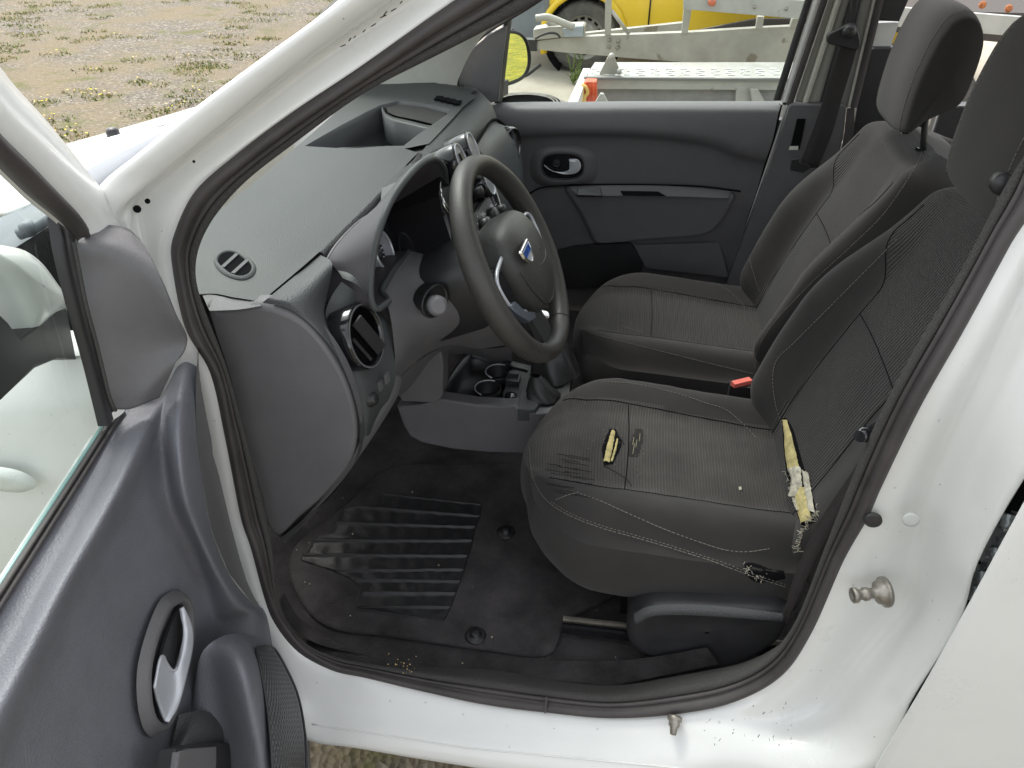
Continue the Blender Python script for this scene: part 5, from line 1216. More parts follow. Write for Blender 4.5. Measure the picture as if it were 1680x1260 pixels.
# exterior mirror seen through the glass
mp = Y(845, 95, 1.60); tgt = V((1, .12, -.075)).normalized(); mn = ((CAM-mp).normalized()+tgt).normalized()
ml = [(829, 56), (840, 55), (853, 59), (863, 72), (867, 95), (864, 114), (853, 127), (829, 136), (815, 139), (813, 120), (816, 60)]
bm = NB(); plate(bm, [PL(u, v, mp, mn) for u, v in ml], .002, mn, curve=44); mg = obj('mirror_glass', bm, M['mirror'], fdoor)
bm = NB(); q = [PL(u, v, mp+mn*.001, mn) for u, v in ml]; q = crom(q, 44, True); c = sum(q, V())/44
grid(bm, [[p-mn*.001 for p in q], [p+(p-c).normalized()*.004+mn*.006 for p in q], [p+(p-c).normalized()*.010+mn*.002 for p in q], [p+(p-c).normalized()*.012-mn*.03 for p in q], [c+(p-c)*.75-mn*.08 for p in q], [c+(p-c)*.05-mn*.10 for p in q]], 0, True); obj('mirror_housing', bm, M['black'], fdoor)
bm = NB(); bar(bm, Y(826, 142, 1.56), Y(812, 150, 1.42), .03, .04); obj('mirror_arm', bm, M['black'], fdoor)
# far pillars
bm = NB(); sheet(bm, [[V((-1.05, 1.30, 1.12)), Y(640, 150, 1.30), Y(700, 164, 1.32), Y(752, 168, 1.34)], [V((-.80, 1.26, 1.32)), Y(690, 60, 1.28), Y(728, 90, 1.30), Y(752, 130, 1.335)], [V((-.60, 1.22, 1.46)), Y(760, 0, 1.25), Y(790, 30, 1.27), Y(800, 50, 1.31)], [V((-.30, 1.16, 1.66)), Y(870, -80, 1.2), Y(900, -50, 1.24), Y(910, -20, 1.28)]], 20, 20); part('far_windscreen_pillar', bm, M['cream'])
bp = thing_part('far_centre_pillar')
vband(1349, 1361, 1290, 1301, 0, 172, 1.368, M['rubber'], 'pillar_seal', bp, lift=.004)
vband(1359, 1372, 1299, 1314, 0, 178, 1.378, mat('pillar_grey', (.30, .30, .27), .5), 'pillar_panel', bp)
vband(1371, 1382, 1313, 1322, 0, 178, 1.374, mat('pillar_light', (.55, .55, .48), .45), 'pillar_panel', bp, lift=.006)
vband(1381, 1396, 1321, 1345, 0, 178, 1.378, mat('pillar_grey', (.30, .30, .27), .5), 'pillar_panel', bp)
vband(1395, 1413, 1343, 1372, 0, 178, 1.372, M['black'], 'belt_slot', bp)
vband(1411, 1434, 1370, 1392, 0, 178, 1.374, mat('pillar_panel_mid', (.20, .20, .19), .5), 'pillar_panel', bp)
vband(1433, 1438, 1391, 1396, 0, 176, 1.370, mat('pillar_edge', (.52, .52, .47), .45), 'pillar_panel', bp, lift=.003)
vband(1437, 1452, 1394, 1408, 0, 176, 1.366, M['rubber'], 'pillar_seal', bp, lift=.004)
bm = NB(); q = [Y(u, v, 1.35) for u, v in ((1295, 174), (1300, 171), (1385, 172), (1389, 178), (1384, 225), (1370, 290), (1340, 420), (1280, 640), (1170, 640), (1192, 465), (1240, 335), (1272, 245))]; plate(bm, q, .04, bev=.004); obj('lower_trim', bm, M['fardoor'], bp)
bm = NB(); strip(bm, [Y(1389, 178, 1.345), Y(1384, 225, 1.345), Y(1340, 420, 1.345)], [Y(1402, 176, 1.34), Y(1400, 225, 1.34), Y(1360, 420, 1.34)], 8); obj('pillar_seal', bm, M['rubber'], bp)
bm = NB(); plate(bm, [Y(u, v, 1.346) for u, v in ((1308, 195), (1322, 195), (1312, 245), (1296, 245))], .002); obj('guide_slot', bm, M['dark'], bp)
bm = NB(); plate(bm, [Y(u, v, 1.343) for u, v in ((1296, 240), (1310, 240), (1309, 246), (1294, 246))], .002); obj('slot_clip', bm, M['cream'], bp)
bm = NB(); strip(bm, [Y(1385, 60, 1.33), Y(1368, 110, 1.33), Y(1352, 160, 1.325), Y(1333, 215, 1.32), Y(1309, 275, 1.315)], [Y(1408, 72, 1.33), Y(1397, 110, 1.33), Y(1380, 165, 1.325), Y(1366, 215, 1.32), Y(1342, 275, 1.315)], 20); pbelt = part('passenger_belt', bm, M['belt'], solid=.0015)
bm = NB(); plate(bm, [Y(u, v, 1.322) for u, v in ((1390, 41), (1397, 38), (1405, 42), (1412, 66), (1411, 80), (1404, 82), (1360, 72), (1357, 62), (1362, 55))], .012, bev=.004, curve=40); lathe(bm, Y(1393, 52, 1.315), V((0, -1, 0)), [(.017, 0), (.016, .006), (.010, .011), (0, .012)], 20); obj('belt_anchor', bm, M['black'], pbelt)
bm = NB(); plate(bm, [Y(u, v, 1.306) for u, v in ((1298, 262), (1310, 261), (1311, 266), (1326, 270), (1330, 276), (1318, 284), (1297, 280))], .006, bev=.002); obj('belt_loop', bm, M['black'], pbelt)
bm = NB(); bar(bm, Y(1403, -30, 1.345), Y(1396, 40, 1.345), .03, .01); obj('height_adjuster', bm, M['black'], pbelt)
bm = NB(); box(bm, (-.12, 1.435, .71), (1.10, .03, .66)); obj('door_shell', bm, M['black'], fdoor)
bm = NB(); box(bm, (-.82, 1.425, .75), (.36, .03, .74)); part('kick_panel', bm, M['carpet'])
bm = NB(); zt = E0[0].z; bar(bm, (.56, -.10, zt-.03), (.60, .06, 1.70), .05, .07); bar(bm, (1.70, -.10, zt-.03), (1.66, .06, 1.70), .05, .07); bar(bm, (.58, .05, 1.70), (1.68, .05, 1.70), .05, .07); bar(bm, (.52, -.13, zt-.01), (1.74, -.13, zt-.01), .08, .05); part('upper_frame', bm, M['paint'], sld)
bm = NB(); plate(bm, [V((.60, -.09, zt)), V((1.68, -.09, zt)), V((1.64, .05, 1.69)), V((.62, .05, 1.69))], .004, V((0, -1, .3)).normalized()); part('side_glass', bm, glassmat('tinted_glass', (.35, .38, .37)), sld)
# rear far side: door trim, pale inner panel and grab
rs = thing_part('rear_far_door')
bm = NB(); plate(bm, [V((.80, 1.40, .45)), V((.80, 1.40, 1.10)), V((1.6, 1.40, 1.13)), V((1.6, 1.40, .45))], .04, V((0, -1, 0)), bev=.01); obj('door_trim', bm, M['black'], rs)
bm = NB(); plate(bm, [Y(u, v, 1.395) for u, v in ((1438, 38), (1475, 37), (1460, 80), (1422, 80))], .02, V((0, -1, 0))); obj('inner_panel', bm, M['paint_far'], rs)
bm = NB(); plate(bm, [Y(u, v, 1.385) for u, v in ((1448, -20), (1500, -20), (1476, 36), (1436, 34))], .03, bev=.006); obj('grab_handle_base', bm, M['black'], rs)
bm = NB(); plate(bm, [Y(u, v, 1.38) for u, v in ((1424, 82), (1434, 78), (1520, 78), (1520, 240), (1395, 240))], .03, bev=.006); obj('upper_trim', bm, M['black'], rs)
bm = NB(); plate(bm, [V((2.3, .05, .35)), V((2.3, .05, 1.05)), V((2.3, 1.3, 1.05)), V((2.3, 1.3, .35))], .03); part('tailgate', bm, M['paint_far'])
bm = NB(); sheet(bm, [[(.8, -.0, .42), (.8, 1.4, .42)], [(2.3, 0, .45), (2.3, 1.4, .45)]], 4, 4); part('load_floor', bm, M['carpet'])

# ================================================================ OPEN DRIVER DOOR
dd = thing_part('driver_door')
dg = [
 [(205,672),(230,664),(262,652),(275,632),(288,607),(305,582),(325,569)],
 [(180,712),(205,706),(240,694),(262,692),(270,688),(292,665),(321,640)],
 [(130,795),(165,788),(205,780),(240,770),(272,760),(294,745),(323,720)],
 [(85,868),(120,868),(160,868),(205,855),(280,835),(305,818),(332,790)],
 [(35,945),(72,950),(110,955),(160,945),(300,897),(328,882),(347,870)],
 [(-20,1035),(20,1045),(60,1055),(115,1050),(328,958),(358,946),(375,940)],
 [(-80,1130),(-40,1145),(5,1165),(60,1165),(345,1008),(390,994),(412,987)],
 [(-140,1225),(-100,1250),(-50,1275),(10,1285),(360,1050),(422,1024),(447,1015)],
 [(-220,1340),(-180,1360),(-120,1390),(-60,1400),(340,1200),(420,1150),(472,1110)],
 [(-320,1480),(-280,1500),(-220,1530),(-160,1560),(300,1450),(400,1350),(500,1290)]]
tt = [.0, .020, .052, .040, .062, .102, .094]
TT = [[.0, .012, .030, .038, .046, .060, .074], [.0, .018, .046, .050, .057, .085, .090], [.0, .020, .052, .047, .060, .098, .094]]+[tt]*7
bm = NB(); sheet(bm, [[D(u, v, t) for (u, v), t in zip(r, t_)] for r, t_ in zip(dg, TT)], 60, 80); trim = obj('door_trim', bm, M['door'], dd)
bm = NB(); plate(bm, [D(u, v, .03) for u, v in ((248, 702), (296, 630), (316, 595), (316, 700), (326, 790), (262, 780))], .004, DN); obj('trim_backing', bm, M['side'], dd)
bm = NB()   # plain side band behind the rolled trim edge
strip(bm, [D(325, 569, .094), D(321, 640, .094), D(323, 720, .094), D(332, 790, .094), D(347, 870, .094), D(375, 940, .094), D(412, 987, .094), D(447, 1015, .094)],
 [D(327, 569, .06), D(352, 690, .06), D(357, 714, .06), D(353, 738, .06), D(366, 772, .06), D(382, 850, .06), D(408, 940, .06), D(447, 1005, .06)], 40, linear=True); obj('trim_side', bm, M['side'], dd)
# sail cover by the mirror
bm = NB()
sl = [[(150,371),(178,369),(208,374),(229,391)],
 [(122,398),(165,398),(218,408),(252,430)],
 [(130,440),(175,440),(228,448),(268,470)],
 [(142,500),(190,500),(245,504),(287,520)],
 [(158,560),(208,560),(262,562),(307,560)],
 [(170,610),(213,608),(256,605),(290,592)],
 [(180,650),(215,645),(246,636),(276,622)],
 [(190,672),(214,671),(238,662),(262,652)]]
st_ = [.012, .040, .072, .10]
st_ = [(.012, .030, .052, .070), (.012, .040, .070, .092), (.012, .042, .076, .102), (.012, .042, .076, .106), (.012, .040, .072, .104), (.012, .036, .064, .090), (.012, .032, .054, .072), (.012, .026, .042, .053)]
sheet(bm, [[D(u, v, t) for (u, v), t in zip(r, ts)] for r, ts in zip(sl, st_)], 30, 36); obj('sail_cover', bm, M['side'], dd, solid=.004)
bm = NB(); tube(bm, [D(u, v, .018) for u, v in ((122, 398), (130, 440), (142, 500), (158, 560), (170, 610), (180, 650), (190, 674))], .0022, 5, samples=30); obj('sail_edge', bm, M['flock'], dd)
# upper frame
bm = NB(); strip(bm, [D(-160, -60, .0), D(-60, 52, .0), (D(0, 128, .0)), D(60, 188, .0), D(120, 262, .0), D(165, 320, .0), D(200, 368, .0), D(232, 400, .01)], [D(-160, 60, .03), D(-60, 140, .03), D(0, 218, .03), D(50, 268, .03), D(95, 315, .03), D(130, 350, .03), D(148, 372, .03), D(160, 398, .03)], 40, prof=[(0, -.02), (.08, .006), (.3, .016), (.6, .014), (.9, .002), (1, -.012)])
strip(bm, [D(-160, 150, .005), D(-60, 218, .005), D(0, 272, .005), D(50, 320, .005), D(90, 352, .005), D(112, 372, .005)], [D(-160, 168, -.005), D(-60, 234, -.005), D(0, 288, -.005), D(50, 334, -.005), D(85, 362, -.005), D(108, 384, -.005)], 30, prof=[(0, 0), (.5, .004), (1, -.004)])
obj('door_frame', bm, M['paint'], dd)
bm = NB(); strip(bm, [D(-160, 60, .026), D(-60, 140, .026), D(0, 216, .026), D(50, 266, .026), D(95, 313, .026), D(130, 350, .026), D(146, 374, .026), D(148, 388, .026)], [D(-160, 150, .010), D(-60, 218, .010), D(0, 276, .010), D(50, 324, .010), D(88, 356, .010), D(106, 372, .010), D(118, 386, .010), D(126, 398, .012)], 40, prof=[(0, -.006), (.1, .010), (.35, .017), (.65, .014), (.9, .004), (1, -.006)]); obj('frame_gasket', bm, M['rubber'], dd)
# window run channel and belt weatherstrip
bm = NB(); strip(bm, [D(82, 356, -.006), D(92, 420, -.006), D(112, 500, -.006), D(140, 600, -.006), D(165, 700, -.006)], [D(134, 398, .006), D(146, 450, .006), (D(160, 520, .006)), D(178, 600, .006), D(202, 672, .006)], 24, prof=[(0, -.004), (.06, .008), (.45, .004), (.5, -.008), (1, -.010)]); obj('window_run', bm, M['black'], dd)
bm = NB(); strip(bm, [D(172, 700, -.004), D(100, 812, -.004), D(0, 965, -.004), D(-120, 1150, -.004), D(-300, 1420, -.004)], [D(206, 674, .002), D(128, 800, .002), D(12, 985, .002), D(-100, 1165, .002), D(-280, 1430, .002)], 40, prof=[(0, -.004), (.12, .003), (.3, .003), (.36, -.004), (.5, -.004), (.56, .004), (.9, .004), (1, -.002)]); obj('belt_strip', bm, M['rubber'], dd)
bm = NB(); sheet(bm, [[D(88, 362, -.012), D(125, 500, -.012), D(172, 705, -.012)], [D(-60, 228, -.012), D(-60, 600, -.012), D(-60, 1050, -.012)], [D(-260, 60, -.012), D(-260, 700, -.012), D(-260, 1350, -.012)]], 10, 10); obj('window_glass', bm, M['glassn'], dd)
bm = NB(); tube(bm, [D(-250, 1330, -.010), D(-60, 1052, -.010), D(60, 866, -.010), D(168, 700, -.010)], .003, 6, samples=20); obj('glass_edge', bm, mat('glass_edge_green', (.20, .34, .32), .2), dd)
# handle
bm = NB(); hb = [(290, 978), (304, 974), (315, 990), (318, 1020), (315, 1060), (303, 1115), (288, 1170), (276, 1196), (262, 1201), (250, 1186), (242, 1150), (241, 1105), (248, 1065), (262, 1020), (276, 990)]
q = [D(u, v, .066) for u, v in hb]; c = D(283, 1090, .06)
loops(bm, [[p+(p-c)*.06-DN*.010 for p in q], q, [p+(c-p)*.06+DN*.004 for p in q], [p+(c-p)*.13+DN*.001 for p in q], [p+(c-p)*.16-DN*.014 for p in q]], 60); obj('handle_bezel', bm, M['side'], dd)
bm = NB(); plate(bm, [D(u, v, .062) for u, v in ((296, 994), (304, 996), (310, 1020), (308, 1060), (296, 1120), (276, 1180), (262, 1180), (258, 1130), (262, 1090), (276, 1040))], .004, curve=40); obj('handle_recess', bm, M['black'], dd)
bm = NB(); sheet(bm, [[D(299, 996, .068), D(304, 1005, .072), D(313, 1030, .076), D(314, 1060, .078), D(305, 1105, .079), D(293, 1154, .078), D(277, 1186, .074)],
  [D(298, 997, .068), D(301, 1012, .071), D(305, 1035, .073), D(303, 1065, .074), D(294, 1095, .073), D(283, 1132, .070), D(268, 1182, .068)],
  [D(297, 998, .067), D(299, 1014, .069), D(301, 1035, .070), D(299, 1060, .070), D(288, 1098, .066), D(268, 1106, .064), D(256, 1150, .066)],
  [D(297, 998, .067), D(298, 1014, .069), D(300, 1035, .070), D(298, 1060, .070), D(286, 1098, .070), D(264, 1074, .070), D(251, 1126, .070)]], 50, 16); obj('door_handle', bm, M['silver'], dd, solid=.003)
# speaker pod, grille and pull cup
bm = NB()
pod = [([(318,1130),(332,1070),(370,1042),(412,1043),(448,1060)], (.060,.085,.108,.112,.100)),
 ([(312,1170),(342,1090),(384,1062),(422,1064),(462,1085)], (.055,.09,.130,.132,.114)),
 ([(308,1205),(352,1125),(396,1100),(430,1102),(486,1138)], (.055,.095,.150,.154,.142)),
 ([(300,1245),(362,1185),(412,1178),(442,1178),(500,1196)], (.055,.098,.160,.168,.164)),
 ([(295,1292),(372,1262),(426,1262),(452,1262),(504,1262)], (.055,.098,.164,.176,.176)),
 ([(290,1360),(376,1350),(436,1350),(462,1350),(506,1350)], (.055,.098,.164,.176,.176))]
sheet(bm, [[D(u, v, t) for (u, v), t in zip(r, ts)] for r, ts in pod], 50, 50)
strip(bm, [D(448, 1060, .10), D(486, 1138, .142), D(500, 1196, .164), D(504, 1262, .176), D(506, 1350, .176)], [D(448, 1055, .08), D(490, 1138, .12), D(505, 1196, .14), D(510, 1262, .15), D(512, 1350, .15)], 20)
obj('speaker_pod', bm, M['door'], dd)
bm = NB(); a = [(420, 1064), (428, 1100), (437, 1150), (443, 1200), (447, 1262), (452, 1350)]; b = [(448, 1066), (470, 1105), (486, 1145), (496, 1200), (499, 1262), (500, 1350)]
ta = (.134, .148, .160, .170, .176, .177); tb = (.112, .130, .146, .166, .177, .178)
sheet(bm, [[D(u, v, t+.008) for (u, v), t in zip(a, ta)], [D((u+U)/2, (v+W_)/2, (t+T)/2+.013) for (u, v), (U, W_), t, T in zip(a, b, ta, tb)], [D(U, W_, T+.006) for (U, W_), T in zip(b, tb)]], 40, 12); obj('speaker_grille', bm, M['mesh'], dd)
bm = NB(); tube(bm, [D(420, 1062, .138), D(450, 1064, .118), D(474, 1105, .136), D(490, 1145, .152), D(500, 1200, .170), D(503, 1262, .180), D(505, 1350, .181)], .002, 6, samples=40); tube(bm, [D(u, v, t+.008) for (u, v), t in zip(a, ta)], .002, 6, samples=30); obj('grille_rim', bm, M['black'], dd)
bm = NB(); sheet(bm, [[D(294, 1172, .062), D(330, 1166, .080), D(372, 1180, .095), D(393, 1205, .100)], [D(286, 1205, .062), D(320, 1190, .085), D(366, 1200, .100), D(397, 1230, .104)], [D(278, 1240, .060), D(300, 1235, .085), D(380, 1235, .100), D(401, 1262, .104)], [D(270, 1300, .060), D(296, 1300, .085), D(385, 1300, .100), D(404, 1330, .104)]], 24, 20); obj('pull_cup', bm, M['dashsoft'], dd)
bm = NB(); plate(bm, [D(u, v, .108) for u, v in ((290, 1229), (310, 1223), (360, 1218), (378, 1222), (382, 1300), (280, 1300))], .02, bev=.003); obj('switch_panel', bm, M['black'], dd)
bm = NB(); plate(bm, [D(u, v, .112) for u, v in ((294, 1234), (312, 1228), (356, 1224), (356, 1250), (350, 1300), (286, 1300))], .008, bev=.003); obj('window_switch', bm, M['side'], dd)
# door shell and outside mirror
bm = NB()
def shell(s0, s1, z0, z1, t0, t1): 
    c = DL((s0+s1)/2, (z0+z1)/2, (t0+t1)/2); box(bm, c, (abs(s1-s0), abs(z1-z0), abs(t1-t0)), (DD, V((0, 0, 1)), DN))
shell(-.02, 1.05, .40, 1.00, -.055, -.035); shell(-.03, .0, .40, .93, -.05, .02); shell(0, 1.05, .38, .41, -.05, .05); obj('door_shell', bm, M['paint'], dd)
bm = NB(); hq = [(-40, 395), (10, 380), (60, 430), (98, 503), (62, 530), (30, 555), (10, 520), (-20, 470), (-60, 440)]
q = crom([D(u, v, -.10) for u, v in ((-60, 400), (0, 402), (40, 425), (70, 462), (96, 504), (64, 530), (32, 556), (18, 530), (-10, 470), (-50, 420))], 40, True); c = sum(q, V())/40
grid(bm, [[c+(p-c)*.9-DN*.10 for p in q], [p-DN*.05 for p in q], q, [c+(p-c)*.92+DN*.02 for p in q], [c+(p-c)*.5+DN*.032 for p in q], [c+(p-c)*.03+DN*.034 for p in q]], 0, True); mir = obj('mirror_cap', bm, M['paint'], dd)
bm = NB()
q = [D(u, v, -.075) for u, v in ((-40, 480), (8, 525), (30, 558), (96, 508), (112, 505), (128, 590), (98, 588), (60, 605), (0, 660), (-40, 690))]; plate(bm, q, .05, bev=.006)
obj('mirror_base', bm, M['black'], dd)
# ================================================================ OUTSIDE, BEYOND THE FAR WINDOW
# yellow van side
yv = thing('yellow_van', 'bright yellow van with grey bumper parked behind the galvanised trailer', 'van', (1.0, 7.3, 0))
yy = 6.38; wc = Y(957, 48, yy); wc.z = .29
bm = NB()
arch = [V((wc.x+.36*math.cos(a), yy, wc.z+.36*math.sin(a))) for a in [math.pi*(1.12-k*1.24/16) for k in range(17)]]
prof_side = [V((wc.x-.36, yy, .24))]+arch+[V((wc.x+.38, yy, .22)), V((2.2, yy, .22)), V((2.2, yy, 1.85)), V((.7, yy, 1.88)), V((.05, yy, 1.10)), V((-1.0, yy, .95)), V((-1.05, yy, .62)), V((wc.x-.42, yy, .6))]
plate(bm, prof_side, 1.6, V((0, -1, 0))); obj('body', bm, M['yellow'], yv, bevel=.03)
bm = NB(); tube(bm, [p+V((0, -.01, 0)) for p in arch], .03, 8); obj('wheel_arch', bm, M['yellow'], yv)
bm = NB(); lathe(bm, V((wc.x, yy+.02, wc.z)), V((0, 1, 0)), [(.35, 0), (.35, .28), (0, .3)], 30, caps=False); obj('arch_liner', bm, M['dark'], yv)
wheel(yv, (wc.x, yy+.11, .29), .29, .20)
bm = NB(); box(bm, (-.98, yy+.8, .45), (.42, 1.66, .45)); box(bm, (-1.02, yy+.8, .80), (.36, 1.62, .22)); obj('bumper', bm, M['bumper'], yv, bevel=.05)
bm = NB(); box(bm, (1.2, yy-.012, .26), (1.9, .03, .12)); obj('side_sill', bm, M['black'], yv)
bm = NB(); plate(bm, [V((.75, yy-.006, 1.25)), V((1.3, yy-.006, 1.25)), V((1.3, yy-.006, 1.7)), V((.95, yy-.006, 1.7))], .01, V((0, -1, 0))); obj('side_window', bm, M['gloss'], yv)
for xx in (wc.x+.55, 1.35): 
    bm = NB(); box(bm, (xx, yy-.004, .9), (.012, .012, 1.2)); obj('door_gap', bm, M['dark'], yv)
# car transporter trailer
ty = 4.6
tr = thing('car_trailer', 'large galvanised car trailer with deep tapered side beam in front of yellow van', 'trailer', (.8, 5.2, 0))
def bq(pts, y, th, nrm=None): bm = NB(); plate(bm, [Y(u, v, y) for u, v in pts], th, V((0, -1, 0)), bev=.004); return bm
obj('side_beam', bq([(875, 68), (917, 63), (1000, 58), (1130, 53), (1240, 46), (1340, 41), (1420, 38), (1420, 102), (1330, 102), (1125, 102), (1040, 96), (960, 89), (913, 85), (876, 80)], ty, .06), M['galv'], tr)
obj('upper_rail', bq([(1121, -10), (1345, 2), (1700, 30), (1700, 62), (1335, 33), (1121, 15)], ty-.10, .05), M['alu'], tr)
for q_ in ([(1122, 14), (1135, 16), (1128, 56), (1118, 56)], [(1243, 27), (1254, 28), (1251, 48), (1240, 48)], [(993, -30), (1004, -30), (1002, 58), (992, 58)], [(1300, 30), (1316, 31), (1312, 45), (1296, 46)]): obj('post', bq(q_, ty-.03, .05), M['galv'], tr)
bm = NB(); tube(bm, [Y(1003, 17, ty-.02), Y(1032, 56, ty-.02)], .012, 8); obj('brace', bm, M['galv'], tr)
bm = NB(); bar(bm, Y(958, 60, ty+.25), Y(1120, 43, ty+.25), .06, .05); obj('cross_rail', bm, M['galv'], tr)
obj('winch_box', bq([(875, 49), (900, 44), (956, 42), (959, 44), (958, 61), (917, 62), (875, 66)], ty-.05, .14), M['galv'], tr)
obj('winch_cover', bq([(924, 47), (956, 43), (957, 60), (925, 61)], ty-.07, .02), mat('blue_grey_zinc', (.36, .41, .45), .5, metal=.3), tr)
bm = NB(); tube(bm, [Y(879, 30, ty-.1), Y(896, 28, ty-.1), Y(908, 31, ty-.1), Y(925, 38, ty-.1), Y(942, 45, ty-.1)], .022, 8, samples=20); tube(bm, [Y(898, 35, ty), Y(906, 40, ty), Y(915, 43, ty)], .02, 8, samples=10); obj('grab_handle', bm, M['galv'], tr)
bm = NB(); tube(bm, [Y(878, 64, ty-.12), Y(888, 58, ty-.12), Y(903, 54, ty-.12), Y(914, 56, ty-.12), Y(919, 62, ty-.12)], .008, 6, samples=24); obj('cable', bm, M['black'], tr)
bm = NB(); 
for u, v in ((1000, 66), (1014, 68), (999, 77), (1013, 79)): lathe(bm, Y(u, v, ty-.004), V((0, -1, 0)), [(.013, 0), (.012, .008), (0, .01)], 8)
obj('bolt', bm, M['metal'], tr)
bm = NB(); lathe(bm, Y(1168, 3, ty-.11), V((0, -1, 0)), [(.024, 0), (.024, .02), (.015, .028), (0, .03)], 16); obj('marker_lamp', bm, M['lampred'], tr)
for u, v in ((1612, 8), (1655, 14), (1290, 15), (1238, 12)):
    bm = NB(); lathe(bm, Y(u, v, ty-.105), V((0, -1, 0)), [(.022 if u > 1500 else .010, 0), (.02 if u > 1500 else .009, .006), (0, .01)], 12); obj('rusty_bolt', bm, M['rust'] if u > 1500 else M['metal'], tr)
obj('deck_side', bq([(1130, 53), (1240, 31), (1330, 31), (1700, 60), (1700, 75), (1345, 41), (1240, 46)], ty+.10, .03), mat('dark_deck', (.07, .06, .055), .8), tr)
bm = NB(); a = Y(1130, 55, ty+.1); box(bm, (1.9, ty+.95, .80), (2.8, 1.6, .04)); obj('deck', bm, mat('dark_deck2', (.07, .06, .055), .8), tr)
bm = NB(); a = Y(876, 74, ty); box(bm, a+V((-.06, 0.02, 0)), (.16, .07, .07)); tube(bm, [a+V((-.1, 0, .0)), a+V((-.16, .0, -.1)), a+V((-.08, 0, -.2)), a+V((.05, 0, -.12))], .012, 6, samples=16); tube(bm, [a+V((-.14, 0, .1)), a+V((-.2, .0, -.05)), a+V((-.12, 0, -.16))], .01, 6, samples=12); obj('coupling', bm, M['black'], tr)
wheel(tr, (1.9, ty+.1, .28), .28, .16); bm = NB(); box(bm, (1.25, ty-.06, .24), (1.6, .05, .1)); obj('lower_panel', bm, M['galv'], tr)
# low plant trailer with perforated ramp
lt = thing('plant_trailer', 'low pale trailer with perforated ramp edge and triangular bracket beside the van', 'trailer', (.4, 3.8, 0))
def zl(u, v): return Z(u, v, .60)
bm = NB(); plate(bm, [zl(968, 114), zl(976, 102), zl(1330, 102), zl(1325, 128), zl(960, 127)], .015, V((0, 0, 1))); ramp = obj('ramp_plate', bm, M['alu'], lt)
bm = NB()
for i in range(14):
    for r_ in range(4):
        u = 975+i*24.5+(r_ % 2)*4; v = 113.5+r_*3.1+(i % 2)*.6; p = zl(u, v); box(bm, p+V((0, 0, .003)), (.036, .018, .006))
obj('grip_louvres', bm, mat('louvre_light', (.72, .72, .68), .4, metal=.2), lt, bevel=.003)
bm = NB()
def lipy_(u): return 3.66+(u-960)*.0006
plate(bm, [Y(u, v, lipy_(u)) for u, v in ((958, 129), (1330, 133), (1330, 148), (976, 146), (962, 140))], .02, bev=.002); obj('front_lip', bm, M['alu'], lt)
bm = NB(); bar(bm, Y(958, 128, 3.655), Y(1330, 131.5, 3.88), .03, .015); obj('lip_edge', bm, mat('dark_zinc', (.22, .22, .21), .6, metal=.3), lt)  # darker zinc bar along the top of the lip
bm = NB(); plate(bm, [Y(u, v, lipy_(u)+.03) for u, v in ((975, 146), (1330, 148), (1330, 200), (990, 200))], .02); obj('inner_panel', bm, mat('dull_zinc', (.26, .26, .25), .6, metal=.3, var=.15, varscale=9), lt)
bm = NB(); plate(bm, [Y(u, v, lipy_(u)+.0) for u, v in ((1208, 147), (1230, 147), (1232, 180), (1206, 180))], .03); plate(bm, [Y(u, v, lipy_(u)-.05) for u, v in ((1232, 147), (1244, 147), (1262, 180), (1236, 180))], .03); obj('frame_upright', bm, M['alu'], lt)
bm = NB(); plate(bm, [zl(957, 112), zl(968, 112), Z(946, 172, .60), Z(930, 172, .60)], .06, V((0, 0, 1))); obj('side_rail', bm, mat('white_rail', (.74, .75, .73), .4), lt)
bm = NB(); plate(bm, [Y(u, v, 3.75) for u, v in ((1001, 88), (1006, 89), (1019, 122), (983, 122), (996, 96))], .02, bev=.002); bracket = obj('bracket', bm, M['galv'], lt)
bm = NB(); lathe(bm, Y(1003, 92, 3.72), V((0, -1, 0)), [(.014, -.02), (.014, .02), (0, .021)], 14); lathe(bm, Y(1016, 117, 3.72), V((0, -1, 0)), [(.014, -.02), (.014, .02), (0, .021)], 14); obj('bracket_pin', bm, M['alu'], lt)
bm = NB(); plate(bm, [Y(u, v, 3.3) for u, v in ((985, 154), (990, 155), (1000, 175), (972, 175))], .03); obj('small_bracket', bm, M['alu'], lt)
bm = NB(); box(bm, (.9, 2.9, .30), (2.4, .06, .10)); box(bm, (.9, 3.55, .30), (2.4, .06, .10)); obj('chassis', bm, M['galv'], lt)
wheel(lt, (1.5, 3.2, .25), .25, .15)
oc_ = thing('orange_wheel_chock', 'orange plastic block with yellow strap wedged at the corner of the low trailer', 'wheel chock', Y(966, 160, 3.5))
bm = NB(); plate(bm, [Y(u, v, 3.52) for u, v in ((957, 137), (962, 134), (978, 135), (979, 165), (976, 175), (944, 175))], .08, bev=.004); obj('block', bm, M['orange'], oc_)
for k in range(3):
    bm = NB(); bar(bm, Y(962+k*6, 140, 3.505), Y(958+k*8, 172, 3.505), .004, .01); obj('rib', bm, M['orange'], oc_)
bm = NB(); tube(bm, [Y(955, 139, 3.50), Y(961, 143, 3.49), Y(964, 152, 3.49), Y(959, 160, 3.49), Y(960, 175, 3.49)], .010, 6, samples=20); tube(bm, [Y(956, 141, 3.49), Y(956, 158, 3.49), Y(955, 175, 3.49)], .008, 6, samples=12); obj('strap', bm, M['strap'], oc_)
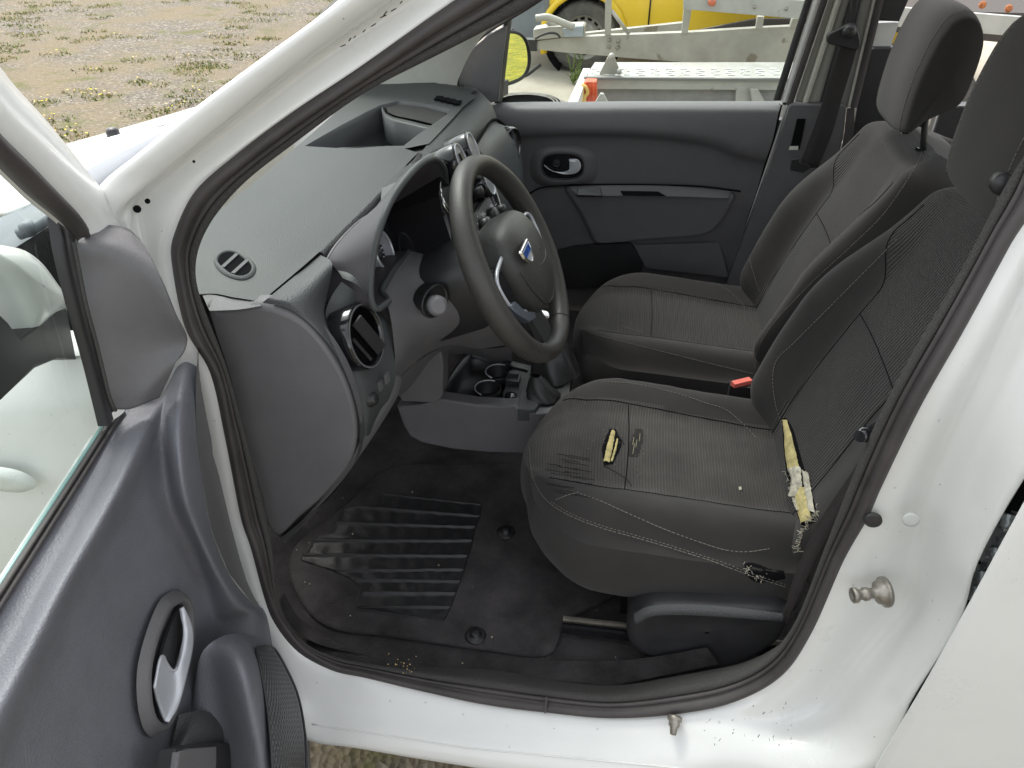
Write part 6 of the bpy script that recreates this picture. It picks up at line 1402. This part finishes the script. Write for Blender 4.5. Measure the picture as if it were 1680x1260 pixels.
# tyre lying on the concrete
bm = NB(); p = Z(862, 178, .12); lathe(bm, V((p.x, p.y, 0)), V((0, 0, 1)), [(.16, .03), (.18, .01), (.27, .01), (.31, .05), (.315, .10), (.29, .15), (.25, .165), (.18, .16), (.165, .14), (.15, .12), (.06, .11), (0, .115)], 48, caps=False)
for k in range(3): lathe(bm, V((p.x, p.y, 0)), V((0, 0, 1)), [(.20+k*.025, .166), (.205+k*.025, .169), (.21+k*.025, .166)], 48)
tag(obj('spare_tyre', bm, mat('dusty_tyre', (.30, .285, .26), .85, var=.15, varscale=12)), 'dusty grey tyre lying flat on pale concrete beside the van', 'tyre')
# weeds
def weed(u, v, h, n, seed, label):
    rnd = random.Random(seed); bm = NB(); b = Z(u, v, .004)
    for _ in range(n):
        a = rnd.uniform(0, 6.28); l = rnd.uniform(.02, .09); tip = b+V((math.cos(a)*l, math.sin(a)*l, h*rnd.uniform(.35, 1))); tube(bm, [b, b.lerp(tip, .6)+V((0, 0, .02)), tip], .004, 4)
        for k in range(9):
            t = rnd.uniform(.2, 1); p_ = b.lerp(tip, t); d_ = V((rnd.uniform(-1, 1), rnd.uniform(-1, 1), rnd.uniform(0, .8))).normalized()*rnd.uniform(.02, .05); s_ = d_.cross(V((0, 0, 1))).normalized()*.007
            try: bm.faces.new([bm.verts.new(p_), bm.verts.new(p_+d_*.5+s_), bm.verts.new(p_+d_), bm.verts.new(p_+d_*.5-s_)])
            except ValueError: pass
    tag(obj('weed', bm, M['leaf'], recalc=False), label, 'weed', 'weeds on the concrete')
weed(940, 138, .13, 10, 1, 'short bushy green weed lowest down beside the low trailer rail')
weed(938, 128, .38, 5, 2, 'tall thin green weed left of the other stem before the yellow van wheel')
weed(950, 124, .34, 5, 3, 'tall thin green weed right beside the low trailer corner')
# tree line far away, reflected in the far mirror
rnd = random.Random(8)
for k in range(9):
    x = 95+rnd.uniform(-8, 12); y = -2+k*9+rnd.uniform(-2, 2); h = rnd.uniform(5, 9)
    t_ = thing('tree', 'distant leafy tree standing at the edge of the field', 'tree', (x, y, 0), 'trees at the field edge')
    bm = NB(); tube(bm, [V((x, y, -.1)), V((x+.2, y, h*.35)), V((x, y+.2, h*.7))], [.3, .2, .1], 8)
    for q in range(4): tube(bm, [V((x, y, h*.35)), V((x+rnd.uniform(-2, 2), y+rnd.uniform(-2, 2), h*.75))], [.12, .05], 6)
    obj('trunk', bm, M['trunk'], t_)
    bm = NB()
    for _ in range(700):
        d_ = V((rnd.gauss(0, 1), rnd.gauss(0, 1), rnd.gauss(0, 1))).normalized()*(rnd.random()**.4); p_ = V((x, y, h*.62))+V((d_.x*h*.42, d_.y*h*.42, d_.z*h*.38)); s_ = rnd.uniform(.2, .5)
        e1_ = V((rnd.gauss(0, 1), rnd.gauss(0, 1), rnd.gauss(0, 1))).normalized(); e2_ = e1_.orthogonal().normalized()
        bm.faces.new([bm.verts.new(p_+e1_*s_), bm.verts.new(p_+e2_*s_), bm.verts.new(p_-e1_*s_), bm.verts.new(p_-e2_*s_)])
    obj('crown', bm, M['crown'], t_, recalc=False)
